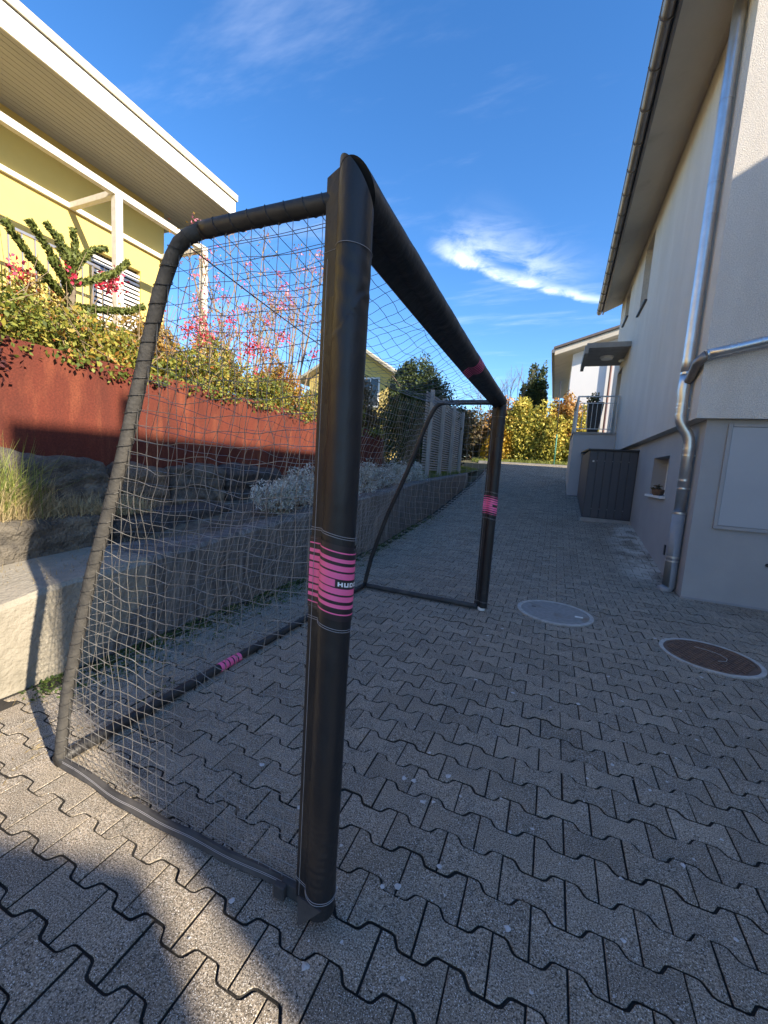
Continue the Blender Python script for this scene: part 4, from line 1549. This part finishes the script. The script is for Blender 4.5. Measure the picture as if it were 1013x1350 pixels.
# ------------------------------------------------------------------ garden plants on the left
SHR = [
    # centre, radii, leaf kind, leaf count, label, flower clusters
    ((-4.35, 0.75, 2.2), (0.55, 0.75, 0.55), 'yellowgreen', 2600, 'yellow-green shrub over the rust wall at the left edge of the view', 1),
    ((-4.35, 1.75, 2.2), (0.5, 0.7, 0.52), 'yellowgreen', 3200, 'yellow-green shrub right below the monkey puzzle tree', 2),
    ((-4.75, 2.55, 2.45), (0.5, 0.65, 0.55), 'yellowgreen', 3000, 'leafy yellow shrub between the monkey puzzle tree and the white post', 3),
    ((-4.2, 2.7, 2.22), (0.38, 0.6, 0.42), 'yellowgreen', 2600, 'low green and yellow shrub spilling over the rust wall left of the goal stay', 0),
    ((-4.7, 3.55, 2.5), (0.5, 0.6, 0.6), 'orange', 2800, 'orange-tinged shrub in front of the slatted window blind', 4),
    ((-4.2, 3.7, 2.22), (0.38, 0.62, 0.42), 'yellowgreen', 2600, 'green shrub on the rust wall just right of the goal stay, behind the net', 1),
    ((-4.7, 4.7, 2.5), (0.5, 0.65, 0.62), 'yellowgreen', 2800, 'yellow-green shrub with red blooms behind the middle of the net', 7),
    ((-4.2, 5.0, 2.25), (0.38, 0.7, 0.42), 'yellowgreen', 2800, 'low bright green shrub along the rim of the rust wall behind the net', 2),
    ((-4.6, 5.95, 2.55), (0.5, 0.7, 0.66), 'orange', 2800, 'reddish orange shrub behind the net near the thick goal post', 5),
    ((-4.2, 6.4, 2.28), (0.38, 0.75, 0.42), 'yellowgreen', 2600, 'low yellowish shrub on the rust wall rim just left of the thick goal post', 1),
    ((-4.4, 7.7, 2.55), (0.5, 0.85, 0.7), 'yellowgreen', 3000, 'yellow-green shrub mostly hidden behind the thick goal post', 1),
]
for i, (c, r, lk, n, lab, fl) in enumerate(SHR):
    t = thing('shrub', (c[0], c[1], 1.97), lab, 'shrub', 'shrubs along the rust wall')
    P, tn, d = blob(c, r, int(n * 2.2), 26, 0.3, seed=20 + i, clump_r=0.40)
    P[:, 2] = np.maximum(P[:, 2], 1.98)
    m_ = P[:, 0] > -3.70
    P[m_, 0] = -3.70
    leaves('foliage', LM[lk], t, P, NR.choice([0.03, 0.042, 0.06], len(P)), tn, 0.5, 0.2)
    mb = MB()
    rs = random.Random(i)
    for k in range(34):
        q = Vector((c[0] + rs.uniform(-1, 1) * r[0] * 0.8, c[1] + rs.uniform(-1, 1) * r[1] * 0.9, c[2] + rs.uniform(0.1, 1.5) * r[2]))
        b0 = Vector((c[0] + rs.uniform(-.2, .2), c[1] + rs.uniform(-.3, .3), 1.95))
        mid = b0.lerp(q, 0.5) + Vector((rs.uniform(-.06, .06), rs.uniform(-.06, .06), 0.05))
        mb.tube([b0, mid, q], [0.006, 0.0045, 0.002], 5)
    mb.build('stems', M['stem'], t)
    if fl:
        for k in range(fl):
            fc = np.array([c[0] + rs.uniform(-.7, .9) * r[0], c[1] + rs.uniform(-.9, .9) * r[1], c[2] + rs.uniform(0.75, 1.3) * r[2]])
            nn = rs.randint(25, 55)
            leaves('blossom', LM['red'], t, fc + NR.normal(0, 0.055, (nn, 3)), 0.042, NR.uniform(0, 1, nn), 0.75)

# trailing edge growth over the rust wall
tr = thing('trailing_plant', (-3.8, 4.0, 2.0), 'small-leaved creeper hanging along the top of the rust wall', 'creeper')
PP = []
for k in range(170):
    y = NR.uniform(1.2, 8.8); dpt = abs(NR.normal(0, 0.05)) + 0.02
    nn = NR.randint(6, 16)
    PP.append(np.array([-3.76, y, 2.12 - dpt]) + NR.normal(0, 1, (nn, 3)) * np.array([0.03, 0.06, 0.035]))
PP = np.vstack(PP); PP[:, 0] = np.maximum(PP[:, 0], -3.785)
leaves('foliage', LM['yellowgreen'], tr, PP, 0.042, NR.normal(0.35, 0.2, len(PP)), 0.65)
mr = thing('maroon_creeper', (-3.78, 1.3, 1.7), 'dark red-leaved twig hanging over the rust wall at the left edge', 'creeper')
PP = np.array([[-3.76, 1.62, 2.0]]) + NR.normal(0, 1, (140, 3)) * np.array([0.02, 0.08, 0.12])
leaves('foliage', LM['maroon'], mr, PP, 0.05, NR.uniform(0, 1, 140), 0.6)

# tall twiggy bushes with pink flowers
for i, (x, y, h, lab) in enumerate(((-5.0, 4.75, 4.1, 'twiggy pink-flowered bush close to the end of the pergola, left behind the net'), (-5.1, 5.75, 5.0, 'tall twiggy bush with pink flowers seen against the sky through the net'),
                                    (-5.0, 6.75, 5.75, 'tallest twiggy pink-flowered bush, just left of the thick goal post'))):
    t = thing('flowering_bush', (x, y, 2.0), lab, 'bush', 'pink-flowered bushes behind the net')
    rs = random.Random(50 + i)
    mb = MB(); tips = []
    for k in range(13):
        tip = Vector((x + rs.gauss(0, 0.4), y + rs.gauss(0, 0.55), 2.0 + (h - 2.0) * rs.uniform(0.5, 1.0)))
        b0 = Vector((x + rs.uniform(-.15, .15), y + rs.uniform(-.2, .2), 1.95))
        mid = b0.lerp(tip, 0.5) + Vector((rs.gauss(0, .06), rs.gauss(0, .06), 0.1))
        mb.tube([b0, mid, tip], [0.016, 0.011, 0.004], 6)
        tips.append(tip)
        for q in range(7):
            s0 = mid.lerp(tip, rs.uniform(0, 0.9))
            e0 = s0 + Vector((rs.gauss(0, .16), rs.gauss(0, .18), rs.uniform(0.05, 0.35)))
            mb.tube([s0, s0.lerp(e0, .5) + Vector((0, 0, .02)), e0], [0.006, 0.004, 0.002], 5)
            tips.append(e0)
    mb.build('twigs', M['stem'], t)
    PP = np.vstack([np.array(q) + NR.normal(0, 0.06, (rs.randint(3, 9), 3)) for q in tips])
    leaves('foliage', LM['orange'], t, PP, 0.05, NR.uniform(0, 1, len(PP)), 0.4)
    sel = [q for q in tips if rs.random() < 0.24]
    for q in sel[:40]:
        nn = rs.randint(6, 18)
        leaves('blossom', LM['pinkf'], t, np.array(q) + NR.normal(0, 0.04, (nn, 3)), 0.045, NR.uniform(0, 1, nn), 0.7)

# monkey puzzle tree
mp_ = thing('monkey_puzzle_tree', (-4.6, 2.6, 1.97), 'young monkey puzzle tree with thick scaly arms in front of the yellow wall', 'tree')
trunk = [(-4.6, 2.58, 1.95), (-4.6, 2.6, 2.4), (-4.6, 2.64, 2.85), (-4.6, 2.65, 3.0)]
mb = MB(); mb.tube(trunk, [0.06, 0.055, 0.045, 0.03], 10); mb.build('trunk', M['bark'], mp_)
T0 = (-4.6, 2.65, 2.93)
arms = [[T0, (-4.56, 2.5, 3.06), (-4.52, 2.26, 3.31)], [T0, (-4.6, 2.63, 3.2), (-4.62, 2.56, 3.3), (-4.64, 2.45, 3.41)], [T0, (-4.6, 2.69, 3.2), (-4.62, 2.7, 3.34), (-4.6, 2.67, 3.47)],
        [(-4.6, 2.62, 3.12), (-4.66, 2.58, 3.26), (-4.68, 2.6, 3.38)], [(-4.6, 2.68, 3.1), (-4.56, 2.78, 3.28), (-4.52, 2.87, 3.36), (-4.5, 2.95, 3.38)], [T0, (-4.5, 2.82, 3.04), (-4.44, 2.98, 3.16), (-4.4, 3.1, 3.33)],
        [(-4.6, 2.62, 2.72), (-4.45, 2.42, 2.8), (-4.35, 2.2, 2.92), (-4.3, 1.98, 3.12)], [(-4.6, 2.64, 2.72), (-4.4, 2.78, 2.72), (-4.25, 2.98, 2.76), (-4.18, 3.12, 2.86)], [(-4.55, 2.6, 2.85), (-4.45, 2.5, 2.9), (-4.4, 2.36, 3.02)]]
for a in arms:
    fp = fine_path(a, 0.012)
    mb = MB()
    nf_ = len(fp)
    for i in range(0, nf_):
        if i % 1:
            continue
    mb.tube(fp, [0.027 * (1 - 0.35 * i / nf_) for i in range(nf_)], 7)
    ar = mb.build('arm', LM['araucaria'], mp_)
    PP, NN = [], []
    for i in range(nf_ - 1):
        d = (fp[i + 1] - fp[i]).normalized()
        a1 = d.cross(Vector((0.3, 0.2, 1))).normalized(); b1 = d.cross(a1)
        for k in range(11):
            th = rnd.uniform(0, 6.283)
            rad = a1 * math.cos(th) + b1 * math.sin(th)
            q = fp[i] + rad * (0.033 - 0.008 * i / nf_)
            PP.append(q); NN.append(rad * 0.85 + d * 0.75)
    leaves('scales', LM['araucaria'], ar, np.array(PP), 0.036, NR.normal(0.5, 0.22, len(PP)), 0.5, 0.0, np.array(NN))


def blades(name, material, parent, bases, length, width, lean, tone_mu, seed):
    rs = np.random.RandomState(seed)
    mb = MB()
    for b in bases:
        L_ = length * rs.uniform(0.5, 1.15)
        az = rs.uniform(0, 6.283)
        ln = abs(rs.normal(0, lean))
        d = np.array([math.cos(az), math.sin(az)])
        pts = []
        for f in (0, 0.35, 0.7, 1.0):
            out = ln * L_ * f ** 1.8
            pts.append((b[0] + d[0] * out, b[1] + d[1] * out, b[2] + L_ * f * (1 - 0.35 * ln * f)))
        s = np.array([-d[1], d[0]])
        ph = rs.uniform(0, 6.28); s = np.array([math.cos(ph), math.sin(ph)])
        vs = []
        for p, w in zip(pts, (1, 0.8, 0.5, 0.05)):
            vs += [(p[0] - s[0] * width * w / 2, p[1] - s[1] * width * w / 2, p[2]), (p[0] + s[0] * width * w / 2, p[1] + s[1] * width * w / 2, p[2])]
        mb.add(vs, [(0, 1, 3, 2), (2, 3, 5, 4), (4, 5, 7, 6)], 0, float(np.clip(rs.normal(tone_mu, 0.25), 0, 1)))
    return mb.build(name, material, parent, fix=False)


gt_ = thing('grass_tuft', (-3.36, 1.5, 0.8), 'tall green and straw-coloured grass tuft on the stone ledge at the left edge', 'grass tuft')
bs = [(-3.36 + NR.normal(0, 0.05), 1.42 + NR.normal(0, 0.12), 0.8) for _ in range(520)]
blades('green_blades', LM['grass'], gt_, bs, 0.58, 0.0055, 0.5, 0.7, 1)
bs = [(-3.34 + NR.normal(0, 0.06), 1.50 + NR.normal(0, 0.15), 0.8) for _ in range(600)]
blades('straw_blades', LM['dry'], gt_, bs, 0.36, 0.0045, 0.8, 0.65, 2)
bs = [(NR.uniform(-3.52, -3.22), NR.uniform(0.3, 2.5), 0.8) for _ in range(2600)]
kind(blades('dry_grass', LM['dry'], None, bs, 0.2, 0.006, 1.2, 0.75, 3), 'stuff')
bs = [(NR.uniform(-3.15, -2.7), NR.uniform(-0.5, 2.6), 0) for _ in range(700)]
bs = [(x, y, wt(y) - 0.01) for x, y, z in bs]
kind(blades('dry_ledge_grass', LM['dry'], None, bs, 0.045, 0.004, 1.4, 0.4, 4), 'stuff')
bs = [(NR.uniform(-3.75, -2.8), NR.uniform(9.0, 18.5), 0) for _ in range(5200)]
bs = [(x, y, bed_z(x, y) - 0.01 if y < 20 else 1.5) for x, y, z in bs]
kind(blades('bank_grass', LM['grass'], None, bs, 0.13, 0.012, 0.5, 0.5, 5), 'stuff')
bs = [(NR.uniform(-3.6, 2.4), NR.uniform(18.98, 19.7), 2.0) for _ in range(4200)]
bs = [(x, y, G(x, y) - 0.07) for x, y, z in bs]
kind(blades('grass_strip', LM['grass'], None, bs, 0.20, 0.02, 0.5, 0.75, 6), 'stuff')
# moss and weeds at the foot of the retaining wall and in the joints
PP = []
for k in range(420):
    y = NR.uniform(1.2, 9) if k < 300 else NR.uniform(1.2, 4.2)
    x = -2.54 + abs(NR.normal(0, 0.10 if y > 4 else 0.16))
    PP.append(np.array([x, y, G(x, y) + 0.004]) + NR.normal(0, 1, (14, 3)) * np.array([0.03, 0.05, 0.008]))
PP = np.vstack(PP); PP[:, 2] = np.maximum(PP[:, 2], 0.002); PP[:, 0] = np.maximum(PP[:, 0], -2.535)
kind(leaves('moss', LM['moss'], None, PP, 0.022, NR.uniform(0, 1, len(PP)), 0.6), 'stuff')
PP = np.array([[NR.uniform(-2.5, -1.85), NR.uniform(0.3, 3.0), 0.004] for _ in range(900)])
kind(leaves('needle_litter', LM['dry'], None, PP, 0.03, NR.uniform(0, 0.6, len(PP)), 0.12, 0.0, np.array([[NR.normal(), NR.normal(), 0] for _ in range(900)])), 'stuff')

# silvery bushes on the wall top
for i, (x, y, z, r, lab) in enumerate(((-2.86, 3.75, 0.80, 0.34, 'silvery bush beside the dark bluish boulder, seen through the net'), (-2.95, 4.35, 0.86, 0.40, 'silvery bush just left of the thick goal post'),
                                     (-2.9, 5.2, 0.90, 0.36, 'silvery bush hidden behind the thick goal post'), (-2.9, 6.05, 0.98, 0.38, 'silvery bush just right of the thick goal post'),
                                     (-2.9, 6.9, 1.03, 0.38, 'silvery bush between the thick goal post and the far slanting stay'), (-2.92, 7.75, 1.08, 0.42, 'silvery bush with a tall crown right of the far slanting stay'),
                                     (-2.9, 8.65, 1.10, 0.36, 'last silvery bush before the weathered trellis'))):
    t = thing('silver_bush', (x, y, z - 0.1), lab, 'bush', 'silvery bushes on the wall')
    P, tn, d = blob((x, y, z + r * 0.30), (r * 0.95, r * 1.2, r * 0.85), 2600, 30, 0.3, seed=80 + i, clump_r=0.33)
    P[:, 2] = np.maximum(P[:, 2], wt(y) - 0.08)
    leaves('foliage', LM['lavender'], t, P, 0.05, tn, 0.28, 0.7)
    mb = MB()
    for k in range(9):
        th = k * 0.7
        mb.tube([(x, y, z - 0.1), (x + 0.2 * r * math.cos(th), y + 0.2 * r * math.sin(th), z + 0.1), (x + 0.6 * r * math.cos(th), y + 0.7 * r * math.sin(th), z + 0.3 * r)], 0.006, 5)
    mb.build('stems', M['stem'], t)

# ------------------------------------------------------------------ trees and hedges further back
def tree(name, lab, cat, base, trunk_h, r0, crown, lk, n, size, clumps, seed, group=None, clump_r=0.38, limbs=9, tshift=0.0, aspect=0.5, skirt=0):
    t = thing(name, base, lab, cat, group)
    c = crown[0]
    rs = random.Random(seed)
    mb = MB()
    top = Vector((c[0], c[1], c[2] + crown[1][2] * 0.5))
    b = Vector(base)
    mid = b.lerp(top, 0.5) + Vector((rs.uniform(-.06, .06), rs.uniform(-.06, .06), 0))
    mb.tube([b - Vector((0, 0, 0.1)), b.lerp(mid, .5), mid, top], [r0, r0 * 0.8, r0 * 0.6, r0 * 0.2], 9)
    for k in range(limbs):
        s0 = b.lerp(top, rs.uniform(0.25, 0.9))
        th = rs.uniform(0, 6.283)
        e0 = Vector((c[0] + crown[1][0] * 0.75 * math.cos(th), c[1] + crown[1][1] * 0.75 * math.sin(th), s0.z + rs.uniform(0.1, 0.5) * crown[1][2]))
        mb.tube([s0, s0.lerp(e0, .5) + Vector((0, 0, -.04)), e0], [r0 * 0.4, r0 * 0.25, r0 * 0.08], 6)
    mb.build('trunk', M['bark'], t)
    P, tn, d = blob(c, crown[1], n, clumps, 0.35, seed=seed, clump_r=clump_r)
    if len(crown) > 2:     # taper towards the top
        f = np.clip((P[:, 2] - (c[2] - crown[1][2])) / (2 * crown[1][2]), 0, 1)
        sc = np.interp(f, crown[2][0], crown[2][1])
        P[:, 0] = c[0] + (P[:, 0] - c[0]) * sc
        P[:, 1] = c[1] + (P[:, 1] - c[1]) * sc
    if skirt:
        r2 = np.random.RandomState(seed + 7)
        th, q = r2.uniform(0, 6.283, skirt), r2.uniform(0.2, 1, skirt) ** 0.5
        Q = np.stack([c[0] + crown[1][0] * 0.92 * q * np.cos(th), c[1] + crown[1][1] * 0.92 * q * np.sin(th), r2.uniform(base[2], c[2], skirt)], 1)
        P = np.vstack([P, Q])
        tn = np.concatenate([tn, np.clip(r2.normal(0.4, 0.25, skirt), 0, 1)])
    P[:, 2] = np.maximum(P[:, 2], base[2] + 0.02)
    leaves('crown', LM[lk], t, P, size, tn + tshift, aspect, 0.3)
    return t


tree('conifer_tree', 'dense dark evergreen tree behind the trellis at the end of the rust wall', 'tree', (-4.05, 12.5, 1.3), 0.4, 0.12,
     ((-4.3, 12.5, 3.1), (1.42, 1.25, 1.95), ([0, 0.15, 0.45, 0.8, 1], [0.9, 1.0, 1.0, 0.75, 0.4])), 'conifer', 38000, 0.10, 110, 101, clump_r=0.32, skirt=4500)
tree('autumn_shrub', 'sparse russet shrub between the rust wall and the dark evergreen', 'shrub', (-4.9, 9.3, 1.4), 0.3, 0.04,
     ((-4.85, 9.3, 2.5), (0.75, 0.8, 1.05)), 'brown', 10000, 0.085, 46, 102, tshift=0.3, clump_r=0.42, skirt=1200)
tree('brown_hedge', 'dull brown-green hedge bush behind the trellis near the far goal post', 'hedge', (-3.6, 14.6, 1.5), 0.3, 0.06,
     ((-3.5, 14.8, 2.55), (0.85, 1.4, 1.25)), 'brown', 9000, 0.11, 50, 103, clump_r=0.42)
tree('lit_shrub', 'sunlit low bush glimpsed under the dark evergreen', 'bush', (-7.0, 14.5, 1.5), 0.3, 0.05,
     ((-7.0, 14.5, 2.2), (1.8, 1.2, 1.1)), 'yellowgreen', 7000, 0.12, 40, 104, clump_r=0.42)
tree('far_shrub', 'pale sunlit shrub behind the trunk of the dark evergreen', 'bush', (-5.0, 15.6, 1.6), 0.3, 0.05,
     ((-5.0, 15.6, 2.3), (1.3, 1.0, 1.0)), 'hedge', 6000, 0.12, 36, 105, clump_r=0.42)

# trellis of weathered battens
tl = thing('trellis', (-2.95, 9.8, 1.1), 'weathered grey wooden trellis of close horizontal battens on the wall top', 'trellis')
for y in (9.8, 10.95, 12.19, 13.45):
    mb = MB(); mb.box((-2.99, y - 0.045, 1.05), (-2.90, y + 0.045, 3.27 - 0.005 * (y - 9.8))); mb.build('post', M['wood_old'], tl, bevel=0.006)
mb = MB()
z = 1.30
while z < 3.18:
    mb.box((-3.02, 9.52, z + 0.004 * N1(z * 9)), (-2.993, 13.6, z + 0.036 + 0.004 * N1(z * 9)))
    z += 0.064
mb.build('battens', M['wood_old'], tl)

# hedge at the end of the alley, bush by bush
HB = [((-2.7, 19.95, 2.7), (0.8, 0.7, 0.85), 'gold', 3600, 'bright golden bush at the left foot of the hedge, right of the far goal post'),
      ((-2.55, 20.7, 3.6), (1.0, 0.8, 1.25), 'copper', 3800, 'copper-orange bush standing behind the golden one'),
      ((-1.35, 20.4, 3.25), (1.25, 0.9, 1.6), 'hedge', 7000, 'big rounded olive-yellow hedge bush in the middle of the alley end'),
      ((-0.35, 20.2, 2.85), (1.0, 0.8, 1.3), 'hedge', 5200, 'green-yellow hedge bush behind the thin green post'),
      ((0.25, 20.6, 3.7), (0.85, 0.8, 1.5), 'copper', 3800, 'coppery hedge bush left of the balcony railing'),
      ((0.95, 20.3, 3.1), (0.95, 0.8, 1.5), 'hedge', 4800, 'yellowish hedge bush seen through the balcony railing'),
      ((-3.9, 20.2, 3.0), (1.0, 0.8, 1.3), 'brown', 3600, 'brownish bush at the alley end behind the far goal post')]
for i, (c, r, lk, n, lab) in enumerate(HB):
    tree('hedge_bush', lab, 'bush', (c[0], c[1], 1.98), 0.3, 0.04, (c, (r[0] * 1.12, r[1], r[2] * 1.1)), lk, int(n * 1.7), 0.15, 46, 200 + i, 'bushes at the end of the alley', 0.42, 8, skirt=1900)
# conifers behind
tree('cypress_tree', 'dark pointed cypress above the hedge, the broader left one of the pair', 'tree', (-1.85, 27, 2.0), 0.4, 0.12,
     ((-1.85, 27, 5.3), (0.9, 0.9, 3.5), ([0, 0.2, 0.6, 0.85, 1], [0.9, 1.0, 0.98, 0.85, 0.6])), 'cypress', 15000, 0.17, 90, 301, clump_r=0.24)
tree('cypress_tree', 'dark slim cypress, the right one of the pair above the hedge', 'tree', (-1.22, 27.2, 2.0), 0.4, 0.10,
     ((-1.22, 27.2, 5.2), (0.6, 0.6, 3.4), ([0, 0.2, 0.6, 0.85, 1], [0.9, 1.0, 0.98, 0.85, 0.6])), 'cypress', 9000, 0.17, 70, 302, clump_r=0.26)


def bare(base, h, spread, seed, lab):
    t = thing('bare_tree', base, lab, 'tree')
    rs = random.Random(seed)
    mb = MB()

    def grow(p, d, L_, r, lev):
        q = p + d * L_
        mb.tube([p, p.lerp(q, .5) + Vector((rs.gauss(0, .02), rs.gauss(0, .02), 0)) * L_, q], [r, r * .8, r * .6], 5)
        if lev == 0:
            return
        for k in range(rs.choice((2, 3, 3))):
            nd = (d + Vector((rs.gauss(0, spread), rs.gauss(0, spread), rs.uniform(0, .3)))).normalized()
            grow(p.lerp(q, rs.uniform(.55, 1)), nd, L_ * rs.uniform(.55, .85), r * .6, lev - 1)
    grow(Vector(base), Vector((0, 0, 1)), h * 0.34, 0.055, 5)
    mb.build('branches', M['bark'], t)


bare((-2.75, 25, 2.0), 6.6, 0.28, 4, 'tall bare leafless tree left of the cypress pair')
bare((-3.7, 23.5, 2.0), 5.2, 0.38, 8, 'lower bare tree rising behind the far goal post corner')

gp = thing('fence_post', (-0.04, 18.9, 1.9), 'thin green metal post in the grass strip before the hedge', 'post')
mb = MB(); mb.tube([(-0.04, 18.9, 1.8), (-0.05, 18.9, 3.15)], 0.028, 10); mb.build('tube', M['green_pole'], gp, smooth=True)
mb = MB(); mb.tube([(-0.05, 18.9, 3.15), (-0.13, 18.9, 5.35)], 0.018, 8); mb.build('thin_rod', M['dark'], gp, smooth=True)

# ------------------------------------------------------------------ neighbouring house behind the canopy
nh = thing('white_house', (0.3, 22.3, 2.0), 'white gabled house with brown eaves beyond the hedge on the right', 'house')
mb = MB()
mb.add([(0.28, 22.3, 1.8), (9, 22.3, 1.8), (9, 22.3, 9.9), (4.6, 22.3, 8.9), (0.28, 22.3, 7.35)], [(0, 1, 2, 3, 4)])
mb.add([(0.28, 22.3, 1.8), (0.28, 34, 1.8), (0.28, 34, 7.35), (0.28, 22.3, 7.35)], [(0, 1, 2, 3)])
mb.build('wall', M['white_wall'], nh)
mb = MB()
mb.hexa([(-0.55, 21.6, 7.16), (6.0, 21.6, 9.18), (6.0, 34, 9.18), (-0.55, 34, 7.16), (-0.55, 21.6, 7.42), (6.0, 21.6, 9.44), (6.0, 34, 9.44), (-0.55, 34, 7.42)])
nr = mb.build('roof', M['soffit_grey'], nh)
mb = MB()
mb.hexa([(-0.62, 21.5, 7.425), (6.0, 21.5, 9.445), (6.0, 34, 9.445), (-0.62, 34, 7.425), (-0.62, 21.5, 7.53), (6.0, 21.5, 9.55), (6.0, 34, 9.55), (-0.62, 34, 7.53)])
mb.build('tiles', M['tile'], nr)
mb = MB(); mb.tube([(-0.62, 21.5, 7.33), (-0.62, 34, 7.33)], 0.09, 10); mb.build('gutter', M['zinc_old'], nr)
mb = MB(); mb.tube([(1.98, 22.2, 2.0), (1.98, 22.2, 7.6)], 0.05, 8); mb.build('downpipe', M['red_pole'], nh)
mb = MB(); mb.box((0.26, 24, 4.4), (0.275, 25.2, 6.2)); mb.build('window', M['glass'], nh)

# second yellow house behind the dark tree
y2 = thing('yellow_house', (-10.0, 18, 1.6), 'distant yellow gabled house glimpsed right of the thick goal post', 'house')
mb = MB()
GF = [(-12.0, 1.3), (-7.3, 1.3), (-7.3, 5.6), (-9.35, 6.93), (-12.0, 5.5)]
mb.add([(x, 18, z) for x, z in GF] + [(x, 27, z) for x, z in GF], [(0, 1, 2, 3, 4), (9, 8, 7, 6, 5), (1, 6, 7, 2), (0, 4, 9, 5)])
mb.build('wall', M['yellow'], y2)
mb = MB()
for ex, ez in ((-6.97, 5.42), (-12.5, 5.27)):
    mb.hexa([(ex, 17.5, ez), (-9.35, 17.5, 6.98), (-9.35, 27.5, 6.98), (ex, 27.5, ez), (ex, 17.5, ez + 0.14), (-9.35, 17.5, 7.12), (-9.35, 27.5, 7.12), (ex, 27.5, ez + 0.14)])
mb.build('roof', M['beige_flash'], y2)
mb = MB(); mb.box((-9.0, 17.95, 4.1), (-8.05, 17.997, 5.5)); w = mb.build('window', M['white'], y2)
mb = MB(); mb.box((-8.93, 17.94, 4.18), (-8.55, 17.949, 5.42)); mb.box((-8.5, 17.94, 4.18), (-8.12, 17.949, 5.42)); mb.build('pane', M['glass'], w)

# ------------------------------------------------------------------ the house to the right of the photographer that shades the alley
ch = thing('neighbour_house', (6, 1.5, 0), 'tall plain rendered house to the right of the viewer, outside the view', 'house')
mb = MB(); mb.box((6.0, -1.27, -0.05), (13, 4.3, 7.28)); mb.build('wall', M['render_up'], ch)
mb = MB(); mb.hexa([(5.98, -1.28, 7.285), (13.1, -1.28, 7.285), (13.1, 4.4, 7.285), (5.98, 4.4, 7.285), (6.3, -1.0, 7.42), (12.8, -1.0, 7.42), (12.8, 4.1, 7.42), (6.3, 4.1, 7.42)])
cr_ = mb.build('roof', M['tile'], ch)
mb = MB(); mb.tube([(6.2, -0.40, 7.3), (6.2, -0.40, 7.72)], 0.075, 14); mb.build('flue_pipe', M['zinc_old'], cr_)
for y in (0.2, 2.2):
    mb = MB(); mb.box((5.975, y, 1.0), (5.998, y + 1.1, 2.4)); mb.build('window', M['glass'], ch)
shd = thing('added_shade_shed', (6.5, -3.2, 0), 'unseen gabled shed shape added to shade the paving, to the right of the viewer, outside the view', 'shed')
WF = [(-4.4, 0), (-1.62, 0), (-1.62, 4.25), (-3.0, 5.72), (-4.4, 4.25)]  # added unseen shed outline, skewed along the sun to shade the near-left paving
mb = MB(); mb.add([(6.0, y, z) for y, z in WF] + [(6.8, y - 0.32, z) for y, z in WF],
                  [(4, 3, 2, 1, 0), (5, 6, 7, 8, 9), (0, 1, 6, 5), (1, 2, 7, 6), (4, 0, 5, 9)])
mb.build('wall', M['wood_old'], shd)
mb = MB()
for q in (-1, 1):
    e0, r0 = -3.0 + q * 1.66, -3.0
    mb.hexa([(5.9, e0, 4.07), (6.9, e0 - 0.4, 4.07), (6.9, r0 - 0.4, 5.78), (5.9, r0, 5.78), (5.9, e0, 4.15), (6.9, e0 - 0.4, 4.15), (6.9, r0 - 0.4, 5.86), (5.9, r0, 5.86)])
mb.build('roof', M['tile'], shd)

# ------------------------------------------------------------------ flecks on the paving
mb = MB()
rs = random.Random(5)
for k in range(230):
    while True:
        x, y = rs.gauss(0.25, 0.75), 0.6 + abs(rs.gauss(0.6, 1.6))
        if -1.7 < x < 2.2 and y < 8 and not (x > 1.4 and y > 5.5):
            break
    r = rs.choice((0.002, 0.003, 0.003, 0.004, 0.005, 0.007, 0.010, 0.013))
    z = G(x, y) + 0.0035
    n = 7
    vs = [(x + r * rs.uniform(.5, 1.3) * math.cos(6.283 * q / n), y + r * rs.uniform(.5, 1.3) * math.sin(6.283 * q / n), z + 0.001 * rs.random()) for q in range(n)]
    top = [(x, y, z + r * 0.25)]
    mb.add(vs + top, [(q, (q + 1) % n, n) for q in range(n)])
kind(mb.build('pale_flecks', M['litter']), 'stuff')
